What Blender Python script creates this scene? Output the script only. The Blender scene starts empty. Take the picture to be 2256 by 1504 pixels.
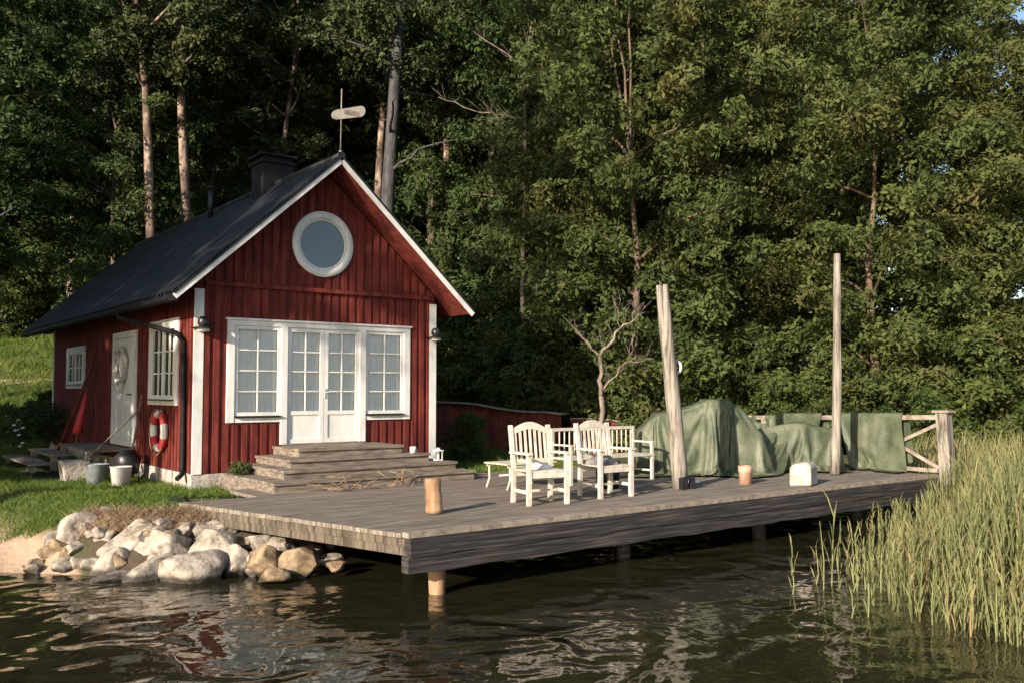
import bpy, math, random
import numpy as np
from mathutils import Vector, Matrix, noise as mnoise
R = math.radians
sc = bpy.context.scene
col = sc.collection
CA, SA, CZ = .7922, .6103, 2.22          # the cottage and jetty are axis aligned; the camera looks along (SA, CA)

# ---------------------------------------------------------------- camera
cam = bpy.data.cameras.new('camera'); camo = bpy.data.objects.new('camera', cam); col.objects.link(camo)
camo.location = (0, 0, CZ)
camo.rotation_euler = (R(90 + 3.083), 0, -math.atan2(SA, CA))
cam.sensor_width = 36; cam.lens = 31.98; cam.clip_start = .1; cam.clip_end = 2000
sc.camera = camo
# ---------------------------------------------------------------- light
SUN_EL, TX, TY = R(19), .942, .335       # sun travels towards +x, a little +y
w = bpy.data.worlds.new('World'); sc.world = w; w.use_nodes = True
nt = w.node_tree; bg = nt.nodes['Background']
sky = nt.nodes.new('ShaderNodeTexSky'); sky.sky_type = 'NISHITA'; sky.sun_disc = False
sky.sun_elevation = SUN_EL; sky.sun_rotation = math.atan2(-TX, -TY) % (2*math.pi)
nt.links.new(sky.outputs[0], bg.inputs[0]); bg.inputs[1].default_value = .10
sun = bpy.data.lights.new('sun', 'SUN'); sun.energy = 5; sun.angle = R(.5); sun.color = (1, .87, .71)
so = bpy.data.objects.new('sun', sun); col.objects.link(so)
d = Vector((TX*math.cos(SUN_EL), TY*math.cos(SUN_EL), -math.sin(SUN_EL)))
so.rotation_euler = d.to_track_quat('-Z', 'Y').to_euler(); so.location = (-20, -8, 20)
vs = sc.view_settings
vs.view_transform = 'Standard'; vs.look = 'None'; vs.gamma = 1; vs.use_curve_mapping = False; vs.exposure = 1.0

# ---------------------------------------------------------------- materials
def mat(name, c1, c2=None, rough=.8, scale=6, stretch=(1, 1, 1), detail=6, bump=0, bscale=None, spec=.3, metal=0, c3=None, coord='Object', ramp=(.35, .65)):
    m = bpy.data.materials.new(name); m.use_nodes = True
    n = m.node_tree.nodes; l = m.node_tree.links; b = n['Principled BSDF']
    b.inputs['Roughness'].default_value = rough; b.inputs['Specular IOR Level'].default_value = spec; b.inputs['Metallic'].default_value = metal
    tc = n.new('ShaderNodeTexCoord'); mp = n.new('ShaderNodeMapping'); mp.inputs['Scale'].default_value = stretch
    l.new(tc.outputs[coord], mp.inputs[0])
    nz = n.new('ShaderNodeTexNoise'); nz.inputs['Scale'].default_value = scale; nz.inputs['Detail'].default_value = detail; nz.inputs['Roughness'].default_value = .6
    l.new(mp.outputs[0], nz.inputs[0])
    rp = n.new('ShaderNodeValToRGB'); e = rp.color_ramp.elements
    e[0].position, e[1].position = ramp
    e[0].color = (*c1, 1); e[1].color = (*(c2 or tuple(x*1.25 for x in c1)), 1)
    if c3:
        k = e.new((ramp[0]+ramp[1])/2); k.color = (*c3, 1)
    l.new(nz.outputs[0], rp.inputs[0]); l.new(rp.outputs[0], b.inputs['Base Color'])
    if bump:
        bp = n.new('ShaderNodeBump'); bp.inputs['Strength'].default_value = 1; bp.inputs['Distance'].default_value = bump
        nb = n.new('ShaderNodeTexNoise'); nb.inputs['Scale'].default_value = bscale or scale*3; nb.inputs['Detail'].default_value = 5
        l.new(mp.outputs[0], nb.inputs[0]); l.new(nb.outputs[0], bp.inputs['Height']); l.new(bp.outputs[0], b.inputs['Normal'])
    return m

def leafmat(name, dark, light, accent, trans=.3):
    m = bpy.data.materials.new(name); m.use_nodes = True
    n = m.node_tree.nodes; l = m.node_tree.links
    b = n['Principled BSDF']; out = n['Material Output']
    b.inputs['Roughness'].default_value = .65; b.inputs['Specular IOR Level'].default_value = .18
    at = n.new('ShaderNodeAttribute'); at.attribute_name = 'var'
    tc = n.new('ShaderNodeTexCoord'); nz = n.new('ShaderNodeTexNoise'); nz.inputs['Scale'].default_value = .45; nz.inputs['Detail'].default_value = 2
    l.new(tc.outputs['Object'], nz.inputs[0])
    mx = n.new('ShaderNodeMix'); mx.data_type = 'RGBA'
    l.new(at.outputs['Fac'], mx.inputs[0]); mx.inputs[6].default_value = (*dark, 1); mx.inputs[7].default_value = (*light, 1)
    rr = n.new('ShaderNodeMapRange'); rr.inputs[1].default_value = .5; rr.inputs[2].default_value = .75; rr.inputs[4].default_value = .6
    l.new(nz.outputs[0], rr.inputs[0])
    m2 = n.new('ShaderNodeMix'); m2.data_type = 'RGBA'; l.new(rr.outputs[0], m2.inputs[0]); l.new(mx.outputs[2], m2.inputs[6]); m2.inputs[7].default_value = (*accent, 1)
    oi = n.new('ShaderNodeObjectInfo'); hs = n.new('ShaderNodeHueSaturation')
    r1 = n.new('ShaderNodeMapRange'); r1.inputs[3].default_value = .48; r1.inputs[4].default_value = .515; l.new(oi.outputs['Random'], r1.inputs[0]); l.new(r1.outputs[0], hs.inputs['Hue'])
    l.new(m2.outputs[2], hs.inputs['Color']); l.new(hs.outputs[0], b.inputs['Base Color'])
    tr = n.new('ShaderNodeBsdfTranslucent'); l.new(hs.outputs[0], tr.inputs[0])
    ms = n.new('ShaderNodeMixShader'); ms.inputs[0].default_value = trans
    l.new(b.outputs[0], ms.inputs[1]); l.new(tr.outputs[0], ms.inputs[2]); l.new(ms.outputs[0], out.inputs[0])
    return m

M = {}
M['red'] = mat('falu red paint', (.075, .012, .010), (.19, .036, .024), .85, 3, (3, 3, .5), bump=.002, bscale=40, c3=(.125, .020, .0145))
M['red_old'] = mat('weathered red paint', (.09, .02, .013), (.20, .05, .032), .9, 4, (1, 1, 1))
M['white'] = mat('white paint', (.55, .54, .51), (.72, .71, .68), .6, 5, (1, 1, .4), bump=.001)
M['white_worn'] = mat('worn white paint', (.40, .35, .29), (.62, .565, .49), .75, 14, (1, 1, .5), bump=.002)
M['roof'] = mat('black roof metal', (.006, .0065, .008), (.02, .0205, .022), .5, 2.5, (1, .6, 1), spec=.3, bump=.003, bscale=6)
M['black'] = mat('black enamel', (.008, .0085, .01), (.018, .018, .02), .4, 8, spec=.5)
M['deck'] = mat('weathered deck planks', (.085, .07, .056), (.29, .25, .205), .85, 5, (.35, 7, 1), bump=.006, bscale=9, c3=(.18, .15, .122))
M['deck_end'] = mat('sawn plank ends', (.04, .032, .025), (.16, .13, .10), .9, 2.2, (1, 7, .9), bump=.01, bscale=8)
M['beam'] = mat('dark tarred beam', (.014, .013, .014), (.12, .10, .092), .75, 4.5, (.22, 1, 6), bump=.015, bscale=6, c3=(.036, .031, .031), detail=11, ramp=(.32, .72))
M['steps'] = mat('grey weathered timber steps', (.10, .08, .065), (.25, .205, .165), .9, 6, (.5, 1, 3), bump=.006, bscale=10)
M['post'] = mat('bleached pine post', (.06, .05, .042), (.31, .275, .235), .88, 4, (5, 5, .22), bump=.02, bscale=6, c3=(.21, .185, .155), ramp=(.36, .62))
M['pile'] = mat('round pine log', (.17, .09, .05), (.42, .27, .16), .8, 5, (1, 1, .3), bump=.006)
M['rail'] = mat('raw timber rail', (.15, .12, .095), (.32, .27, .22), .85, 9, (1, .5, 1), bump=.003)
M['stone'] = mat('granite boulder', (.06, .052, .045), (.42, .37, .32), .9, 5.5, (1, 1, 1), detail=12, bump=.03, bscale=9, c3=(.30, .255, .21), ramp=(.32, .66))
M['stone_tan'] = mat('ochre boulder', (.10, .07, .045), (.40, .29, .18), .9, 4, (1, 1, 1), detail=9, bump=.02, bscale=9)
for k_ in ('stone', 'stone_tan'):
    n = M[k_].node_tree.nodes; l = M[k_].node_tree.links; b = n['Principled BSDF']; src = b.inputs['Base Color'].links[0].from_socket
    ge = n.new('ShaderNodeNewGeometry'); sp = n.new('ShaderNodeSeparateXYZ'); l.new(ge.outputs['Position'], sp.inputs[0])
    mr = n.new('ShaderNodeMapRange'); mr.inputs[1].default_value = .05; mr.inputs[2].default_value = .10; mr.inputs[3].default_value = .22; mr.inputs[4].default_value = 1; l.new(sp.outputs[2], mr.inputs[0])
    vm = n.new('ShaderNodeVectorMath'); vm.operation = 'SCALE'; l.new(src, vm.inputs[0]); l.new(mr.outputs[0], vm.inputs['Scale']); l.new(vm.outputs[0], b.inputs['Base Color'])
M['soot'] = mat('sooty black metal', (.006, .006, .007), (.012, .012, .014), .7, 6, spec=.2)
M['found'] = mat('foundation stone', (.3, .26, .23), (.48, .43, .38), .9, 5, bump=.02)
M['tarp'] = mat('green tarpaulin', (.042, .054, .031), (.125, .132, .088), .55, 2.2, (1, 1, .8), detail=8, spec=.4, bump=.02, bscale=7, c3=(.078, .091, .055))
M['bark'] = mat('brown bark', (.05, .035, .025), (.17, .12, .085), .95, 6, (1, 1, .25), bump=.03, bscale=8)
M['bark_pine'] = mat('orange pine bark', (.05, .035, .028), (.42, .31, .235), .9, 2.6, (1, 1, .6), bump=.04, bscale=8, c3=(.16, .11, .085))
M['bark_grey'] = mat('grey bark', (.03, .03, .032), (.09, .085, .085), .9, 6, (1, 1, .3), bump=.02)
M['dead'] = mat('dead bare wood', (.09, .07, .055), (.26, .21, .175), .9, 8, (1, 1, .4))
M['cloth_w'] = mat('white cloth', (.62, .60, .58), (.75, .73, .7), .9, 8, bump=.003)
M['cloth_g'] = mat('grey cloth', (.10, .09, .09), (.26, .24, .23), .9, 8, bump=.003)
M['cream'] = mat('cream painted wood', (.45, .40, .28), (.62, .57, .44), .8, 9)
M['lifered'] = mat('lifebuoy red', (.5, .03, .04), (.62, .06, .06), .5, 8)
M['curtain'] = mat('pale curtain', (.80, .77, .71), (.88, .85, .80), .95, 5, (12, 12, .8))
M['bucket'] = mat('zinc', (.28, .31, .34), (.45, .48, .5), .5, 8, metal=.3)
M['pot'] = mat('terracotta pot', (.35, .2, .14), (.5, .33, .25), .9, 8)
M['petal'] = mat('white petals', (.65, .65, .6), (.8, .8, .75), .8, 5)
M['dry'] = mat('dry twigs', (.2, .13, .08), (.4, .28, .18), .9, 9)
M['leaf_a'] = leafmat('broad leaves', (.052, .074, .024), (.135, .165, .052), (.18, .14, .055), .45)
M['leaf_b'] = leafmat('deep green leaves', (.034, .058, .022), (.09, .135, .042), (.10, .11, .04), .4)
M['needle'] = leafmat('pine needles', (.024, .042, .018), (.07, .10, .035), (.10, .085, .03), .15)
M['leaf_s'] = leafmat('shrub leaves', (.036, .060, .019), (.11, .15, .042), (.14, .13, .04), .38)
M['grass'] = leafmat('grass blades', (.06, .11, .018), (.17, .22, .045), (.25, .24, .08), .35)
M['reed'] = leafmat('reed leaves', (.11, .12, .05), (.30, .30, .13), (.40, .27, .15), .35)
M['deadreed'] = leafmat('dead reeds', (.13, .085, .045), (.34, .25, .14), (.25, .17, .09), .2)
M['vane'] = mat('weathered vane paint', (.33, .30, .25), (.45, .41, .35), .8, 12)

def glass(name, tint, alpha):
    m = bpy.data.materials.new(name); m.use_nodes = True
    n = m.node_tree.nodes; l = m.node_tree.links
    tr = n.new('ShaderNodeBsdfTransparent'); tr.inputs[0].default_value = (*tint, 1)
    gl = n.new('ShaderNodeBsdfGlossy'); gl.inputs['Roughness'].default_value = .02
    lw = n.new('ShaderNodeLayerWeight'); lw.inputs[0].default_value = alpha
    nz = n.new('ShaderNodeTexNoise'); nz.inputs['Scale'].default_value = 2; bp = n.new('ShaderNodeBump'); bp.inputs['Distance'].default_value = .01
    l.new(nz.outputs[0], bp.inputs['Height']); l.new(bp.outputs[0], gl.inputs['Normal'])
    ms = n.new('ShaderNodeMixShader'); l.new(lw.outputs['Fresnel'], ms.inputs[0]); l.new(tr.outputs[0], ms.inputs[1]); l.new(gl.outputs[0], ms.inputs[2])
    l.new(ms.outputs[0], n['Material Output'].inputs[0])
    return m
M['glass'] = glass('window glass', (.98, 1, .99), .2)
gm = bpy.data.materials.new('glass with painted sky reflection'); gm.use_nodes = True
b = gm.node_tree.nodes['Principled BSDF']; b.inputs['Base Color'].default_value = (.09, .12, .15, 1); b.inputs['Roughness'].default_value = .12; b.inputs['Specular IOR Level'].default_value = 1  # blue-grey base colour stands in for the reflected sky
M['sky_glass'] = gm

def water_mat():
    m = bpy.data.materials.new('lake water'); m.use_nodes = True
    n = m.node_tree.nodes; l = m.node_tree.links; b = n['Principled BSDF']
    b.inputs['Base Color'].default_value = (.017, .0155, .008, 1); b.inputs['Roughness'].default_value = .04; b.inputs['IOR'].default_value = 1.45
    tc = n.new('ShaderNodeTexCoord')
    def nz(scale, det, dist, rot=0, st=(1, 1, 1)):
        mp = n.new('ShaderNodeMapping'); mp.inputs['Scale'].default_value = st; mp.inputs['Rotation'].default_value = (0, 0, rot); l.new(tc.outputs['Object'], mp.inputs[0])
        t = n.new('ShaderNodeTexNoise'); t.inputs['Scale'].default_value = scale; t.inputs['Detail'].default_value = det; t.inputs['Distortion'].default_value = dist
        l.new(mp.outputs[0], t.inputs[0]); return t
    a = nz(1.35, 1.2, .8, R(-38), (1, 1.15, 1)); c = nz(6.5, 1.5, .3); cal = nz(.22, 1, 0)
    b1 = n.new('ShaderNodeBump'); b1.inputs['Distance'].default_value = .10; l.new(a.outputs[0], b1.inputs['Height'])
    mr = n.new('ShaderNodeMapRange'); mr.inputs[1].default_value = .4; mr.inputs[2].default_value = .6; mr.inputs[3].default_value = .35; mr.inputs[4].default_value = 1
    l.new(cal.outputs[0], mr.inputs[0]); dt = n.new('ShaderNodeVectorMath'); dt.operation = 'DOT_PRODUCT'; dt.inputs[1].default_value = (CA, -SA, 0); l.new(tc.outputs['Object'], dt.inputs[0])
    m2 = n.new('ShaderNodeMapRange'); m2.inputs[1].default_value = -2.6; m2.inputs[2].default_value = .6; m2.inputs[3].default_value = 1; m2.inputs[4].default_value = .42; l.new(dt.outputs['Value'], m2.inputs[0])
    mm_ = n.new('ShaderNodeMath'); mm_.operation = 'MULTIPLY'; l.new(mr.outputs[0], mm_.inputs[0]); l.new(m2.outputs[0], mm_.inputs[1]); l.new(mm_.outputs[0], b1.inputs['Strength'])
    b2 = n.new('ShaderNodeBump'); b2.inputs['Distance'].default_value = .008; b2.inputs['Strength'].default_value = .8; l.new(c.outputs[0], b2.inputs['Height']); l.new(b1.outputs[0], b2.inputs['Normal'])
    l.new(b2.outputs[0], b.inputs['Normal'])
    return m
M['water'] = water_mat()

# ---------------------------------------------------------------- mesh helpers
class MB:
    def __init__(s): s.v = []; s.f = []; s.sm = []
    def add(s, vs, fs, smooth=False):
        o = len(s.v); s.v += [tuple(p) for p in vs]; s.f += [tuple(i+o for i in f) for f in fs]; s.sm += [smooth]*len(fs); return s
    def box(s, x0, x1, y0, y1, z0, z1):
        return s.add([(x0, y0, z0), (x1, y0, z0), (x1, y1, z0), (x0, y1, z0), (x0, y0, z1), (x1, y0, z1), (x1, y1, z1), (x0, y1, z1)],
                     [(0, 3, 2, 1), (4, 5, 6, 7), (0, 1, 5, 4), (1, 2, 6, 5), (2, 3, 7, 6), (3, 0, 4, 7)])
    def bar(s, a, b, wd, h, up=(0, 0, 1), w2=None, h2=None):
        a = Vector(a); b = Vector(b); dr = (b-a).normalized(); up = Vector(up)
        if abs(dr.dot(up)) > .99: up = Vector((0, 1, 0))
        sd = dr.cross(up).normalized(); u2 = sd.cross(dr)
        vs = []
        for p, ww, hh in ((a, wd, h), (b, w2 or wd, h2 or h)):
            for i, j in ((-1, -1), (1, -1), (1, 1), (-1, 1)): vs.append(p+sd*ww/2*i+u2*hh/2*j)
        return s.add(vs, [(0, 1, 2, 3), (7, 6, 5, 4), (0, 4, 5, 1), (1, 5, 6, 2), (2, 6, 7, 3), (3, 7, 4, 0)])
    def tube(s, pts, rad, n=8, cap=True, closed=False):
        pts = [Vector(p) for p in pts]; m = len(pts)
        if not hasattr(rad, '__len__'): rad = [rad]*m
        vs = []; ref = Vector((.31, .22, .92)) if abs((pts[1]-pts[0]).normalized().z) < .8 else Vector((1, .1, 0))
        for i, p in enumerate(pts):
            if closed: t = (pts[(i+1) % m]-pts[i-1]).normalized()
            else: t = (pts[min(i+1, m-1)]-pts[max(i-1, 0)]).normalized()
            a = t.cross(ref).normalized(); b = t.cross(a)
            for k in range(n): vs.append(p+(a*math.cos(2*math.pi*k/n)+b*math.sin(2*math.pi*k/n))*rad[i])
        fs = []
        for i in range(m if closed else m-1):
            j = (i+1) % m
            for k in range(n): fs.append((i*n+k, i*n+(k+1) % n, j*n+(k+1) % n, j*n+k))
        s.add(vs, fs, True)
        if cap and not closed:
            o = len(s.v)-len(vs); s.f += [tuple(o+k for k in reversed(range(n))), tuple(o+(m-1)*n+k for k in range(n))]; s.sm += [False, False]
        return s
    def lathe(s, c, prof, n=20, axis='z'):
        vs = []
        for r, z in prof:
            for k in range(n):
                a = 2*math.pi*k/n
                q = (r*math.cos(a), r*math.sin(a), z) if axis == 'z' else (r*math.cos(a), z, r*math.sin(a))
                vs.append((c[0]+q[0], c[1]+q[1], c[2]+q[2]))
        fs = [(i*n+k, i*n+(k+1) % n, (i+1)*n+(k+1) % n, (i+1)*n+k) for i in range(len(prof)-1) for k in range(n)]
        return s.add(vs, fs, True)
    def torus(s, c, R1, r, axis='x', n=32, m=10, a0=0, a1=2*math.pi, sq=1):
        full = abs(a1-a0-2*math.pi) < 1e-6; pts = []
        for i in range(n if full else n+1):
            a = a0+(a1-a0)*i/n
            pts.append((c[0], c[1]+R1*math.cos(a)*sq, c[2]+R1*math.sin(a)) if axis == 'x' else (c[0]+R1*math.cos(a)*sq, c[1], c[2]+R1*math.sin(a)))
        return s.tube(pts, r, m, closed=full)
    def build(s, name, m, parent=None, jit=0):
        v = s.v
        if jit:
            v = [tuple(q+jit*mnoise.noise(Vector(p)*9+Vector((k*7, 0, 0))) for k, q in enumerate(p)) for p in v]
        me = bpy.data.meshes.new(name); o = bpy.data.objects.new(name, me); col.objects.link(o)
        off = Vector((0, 0, 0))
        if parent: o.parent = parent; off = wloc(parent)
        else:
            a = np.array(v); off = Vector(((a[:, 0].min()+a[:, 0].max())/2, (a[:, 1].min()+a[:, 1].max())/2, a[:, 2].min())); o.location = off
        me.from_pydata([(p[0]-off.x, p[1]-off.y, p[2]-off.z) for p in v], [], s.f)
        me.polygons.foreach_set('use_smooth', s.sm); me.materials.append(m); me.update()
        return o
def wloc(p):
    q = Vector((0, 0, 0))
    while p: q = q+p.location; p = p.parent
    return q
def npmesh(name, verts, k, m, parent=None, var=None, off=(0, 0, 0), link=True):
    """verts (N*k,3): N separate k-gons"""
    N = len(verts)//k; me = bpy.data.meshes.new(name)
    me.vertices.add(N*k); me.vertices.foreach_set('co', (verts-np.array(off)).astype(np.float32).ravel())
    me.loops.add(N*k); me.loops.foreach_set('vertex_index', np.arange(N*k, dtype=np.int32))
    me.polygons.add(N); me.polygons.foreach_set('loop_start', np.arange(0, N*k, k, dtype=np.int32)); me.polygons.foreach_set('loop_total', np.full(N, k, dtype=np.int32))
    if var is not None:
        at = me.attributes.new('var', 'FLOAT', 'POINT'); at.data.foreach_set('value', np.repeat(var, k).astype(np.float32))
    me.materials.append(m); me.update(calc_edges=True)
    o = bpy.data.objects.new(name, me)
    col.objects.link(o)
    if parent: o.parent = parent
    return o
def empty(name, loc, rz=0):
    o = bpy.data.objects.new(name, None); col.objects.link(o); o.location = loc; o.rotation_euler[2] = rz; o.empty_display_size = .2; return o
def tag(o, label=None, cat=None, group=None, kind=None):
    if label: o['label'] = label
    if cat: o['category'] = cat
    if group: o['group'] = group
    if kind: o['kind'] = kind
    return o
def copy_tree(o, parent=None):
    c = o.copy(); col.objects.link(c); c.parent = parent
    for ch in list(o.children): copy_tree(ch, c)
    return c
def cw(X, Y):                      # from view-aligned ground coordinates (right, forward) to world
    return (X*CA+Y*SA, -X*SA+Y*CA)
def wc(x, y): return (x*CA-y*SA, x*SA+y*CA)

# ---------------------------------------------------------------- terrain, water
SH = [(-80, -20), (-30, 2), (-12, 10), (-4, 12.3), (1.9, 12.8), (2.7, 11.95), (3.4, 11.35), (4.3, 11.2), (4.9, 11.0), (5.6, 11.2), (7, 12.1), (10, 12.9), (16, 13.0), (20, 11.5), (25, 10.2), (40, 5), (90, -20)]
SX = np.array([p[0] for p in SH]); SY = np.array([p[1] for p in SH])
def Harr(x, y):
    d = y-np.interp(x, SX, SY)
    beach = np.interp(d, [-8, 0, 1.0, 2.2, 4, 60], [-1.6, 0, .17, .40, .70, .82])
    bank = np.interp(d, [-8, 0, .5, 1.0, 60], [-1.6, -.05, .42, .60, .70])
    k = np.clip((x-2.1)/.8, 0, 1); h = beach*(1-k)+bank*k
    D = x*SA+y*CA; X = x*CA-y*SA
    back = np.maximum(0, D-24); h = h+np.where(d > 0, .2*back**1.02*(1-.55*np.clip((X-6)/10, 0, 1)), 0)
    h = h+np.where(d > .8, .05*np.sin(x*.9+1)*np.cos(y*.7)+.03*np.sin(x*2.3+y*1.7), 0)
    under = (x > 4.2) & (x < 16.4) & (y < 13.5); h = np.where(under, np.minimum(h, .42), h)
    hs = (x > 4.2) & (x < 10) & (y > 13.4) & (y < 26); h = np.where(hs, np.minimum(h, .74), h)
    return h
def H(x, y): return float(Harr(np.array([x]), np.array([y]))[0])
def axis(c, near, far, fine, n):
    a = np.arange(-near, near+1e-6, fine); g = near*(far/near)**(np.arange(1, n+1)/n)
    return np.concatenate([c-g[::-1], c+a, c+g])
gx = axis(8, 14, 260, .2, 30); gy = axis(16, 12, 260, .2, 30)
XX, YY = np.meshgrid(gx, gy); ZZ = Harr(XX, YY)
nx, ny = len(gx), len(gy)
me = bpy.data.meshes.new('ground'); ii = np.arange(nx*ny).reshape(ny, nx)
quads = np.stack([ii[:-1, :-1], ii[:-1, 1:], ii[1:, 1:], ii[1:, :-1]], -1).reshape(-1, 4)
me.from_pydata(np.stack([XX, YY, ZZ], -1).reshape(-1, 3).tolist(), [], quads.tolist())
me.polygons.foreach_set('use_smooth', [True]*len(quads))
gr = bpy.data.objects.new('ground', me); col.objects.link(gr); tag(gr, kind='structure')
def ground_mat():
    m = mat('ground', (.035, .05, .015), (.10, .13, .035), .95, 1.3, detail=8, bump=.03, bscale=8)
    n = m.node_tree.nodes; l = m.node_tree.links; b = n['Principled BSDF']
    src = b.inputs['Base Color'].links[0].from_socket
    tc = n.new('ShaderNodeTexCoord'); sp = n.new('ShaderNodeSeparateXYZ'); l.new(tc.outputs['Object'], sp.inputs[0])
    nz = n.new('ShaderNodeTexNoise'); nz.inputs['Scale'].default_value = 2.5; nz.inputs['Detail'].default_value = 6; l.new(tc.outputs['Object'], nz.inputs[0])
    ad = n.new('ShaderNodeMath'); ad.operation = 'MULTIPLY_ADD'; ad.inputs[1].default_value = -.3; l.new(nz.outputs[0], ad.inputs[0]); l.new(sp.outputs[2], ad.inputs[2])
    mr = n.new('ShaderNodeMapRange'); mr.inputs[1].default_value = .12; mr.inputs[2].default_value = .30
    xm = n.new('ShaderNodeMapRange'); xm.inputs[1].default_value = 2.55; xm.inputs[2].default_value = 2.9; l.new(sp.outputs[0], xm.inputs[0])
    a2 = n.new('ShaderNodeMath'); a2.operation = 'ADD'; l.new(ad.outputs[0], a2.inputs[0]); l.new(xm.outputs[0], a2.inputs[1]); l.new(a2.outputs[0], mr.inputs[0])
    sand = n.new('ShaderNodeMix'); sand.data_type = 'RGBA'; sand.inputs[6].default_value = (.38, .27, .19, 1); l.new(mr.outputs[0], sand.inputs[0]); l.new(src, sand.inputs[7])
    # forest floor further back
    dt = n.new('ShaderNodeVectorMath'); dt.operation = 'DOT_PRODUCT'; dt.inputs[1].default_value = (SA, CA, 0); l.new(tc.outputs['Object'], dt.inputs[0])
    m3 = n.new('ShaderNodeMapRange'); m3.inputs[1].default_value = 41; m3.inputs[2].default_value = 46; l.new(dt.outputs['Value'], m3.inputs[0])
    sx_ = n.new('ShaderNodeMapRange'); sx_.inputs[1].default_value = .62; sx_.inputs[2].default_value = .42; l.new(sp.outputs[2], sx_.inputs[0])
    ml = n.new('ShaderNodeMath'); ml.operation = 'MULTIPLY'; l.new(sx_.outputs[0], ml.inputs[0]); l.new(xm.outputs[0], ml.inputs[1])
    soil = n.new('ShaderNodeMix'); soil.data_type = 'RGBA'; l.new(ml.outputs[0], soil.inputs[0]); l.new(sand.outputs[2], soil.inputs[6]); soil.inputs[7].default_value = (.07, .05, .035, 1); sand = soil
    ff = n.new('ShaderNodeMix'); ff.data_type = 'RGBA'; l.new(m3.outputs[0], ff.inputs[0]); l.new(sand.outputs[2], ff.inputs[6]); ff.inputs[7].default_value = (.06, .045, .025, 1)
    l.new(ff.outputs[2], b.inputs['Base Color'])
    return m
me.materials.append(ground_mat())
mb = MB(); mb.add([(-300, -200, 0), (300, -200, 0), (300, 60, 0), (-300, 60, 0)], [(0, 1, 2, 3)])
wt = mb.build('lake_water', M['water']); tag(wt, kind='structure')
# footpath across the far lawn
pth = MB(); pp = [cw(X, 33+.35*math.sin(X*.7)) for X in np.arange(-24, -8, .5)]; vs = []; fs = []
for i, (x, y) in enumerate(pp):
    for o_ in (-.45, .45):
        xx, yy = x+o_*SA, y+o_*CA; vs.append((xx, yy, H(xx, yy)+.03))
for i in range(len(pp)-1): fs.append((2*i, 2*i+2, 2*i+3, 2*i+1))
pth.add(vs, fs); po = pth.build('footpath', mat('trodden earth', (.28, .23, .16), (.42, .36, .26), .95, 3)); tag(po, kind='structure')

# ---------------------------------------------------------------- cottage
house = empty('red_cottage', (7.24, 20.3, .85))
tag(house, 'red board cottage with black metal roof and white glazed doors beside the jetty', 'cottage')
HX0, HX1, HY0, HY1, HZ = 4.94, 9.54, 14.86, 25.6, .88
RX, RZ, SL = 7.24, 6.20, .905
def rz_(x): return RZ-SL*abs(x-RX)
rnd = random.Random(3)
# front wall: sheet with openings plus protruding boards
fw = MB()
for (x0, x1, z0, z1) in [(HX0, 5.5, HZ, 3.40), (8.94, HX1, HZ, 3.40), (5.5, 6.42, HZ, 1.72), (8.05, 8.94, HZ, 1.72)]:
    fw.add([(x0, HY0, z0), (x1, HY0, z0), (x1, HY0, z1), (x0, HY0, z1)], [(0, 1, 2, 3)])
fw.add([(HX0, HY0, 3.40), (HX1, HY0, 3.40), (HX1, HY0, rz_(HX1)-.08), (RX, HY0, RZ-.08), (HX0, HY0, rz_(HX0)-.08)], [(0, 1, 2, 3, 4)])
for (x0, x1, z0, z1) in [(5.5, 6.42, 1.72, 1.72), (5.5, 8.94, 3.40, 3.40), (8.05, 8.94, 1.72, 1.72)]:
    fw.add([(x0, HY0, z0), (x1, HY0, z0), (x1, HY0+.14, z0), (x0, HY0+.14, z0)], [(0, 1, 2, 3)])
x = HX0+.135
while x < HX1-.12:
    wd = .098+rnd.uniform(-.006, .006); t = .024+rnd.uniform(-.004, .006); xc = x+wd/2
    segs = [(HZ, 3.96)]
    if 5.40 < xc < 9.0: segs = [(HZ, 1.66), (3.44, 3.96)] if not 6.40 < xc < 8.1 else [(3.44, 3.96)]
    for z0, z1 in segs: fw.box(x, x+wd, HY0-t, HY0+.001, z0+.002, z1)
    zt0, zt1 = 4.03, min(rz_(x), rz_(x+wd))-.1
    dx = abs(xc-7.17)
    if zt1 > zt0:
        if dx < .56:
            hh = math.sqrt(max(0, .56**2-dx**2)); fw.box(x, x+wd, HY0-t, HY0+.001, zt0, 4.82-hh)
            if 4.82+hh < zt1: fw.box(x, x+wd, HY0-t, HY0+.001, 4.82+hh, zt1)
        else: fw.box(x, x+wd, HY0-t, HY0+.001, zt0, zt1)
    x += .165
o = fw.build('front_wall', M['red'], house)
bd = MB(); bd.bar((HX0+.13, HY0-.04, 3.985), (HX1-.13, HY0-.04, 3.985), .08, .07); bd.build('drip_board', M['red'], house)
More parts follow.
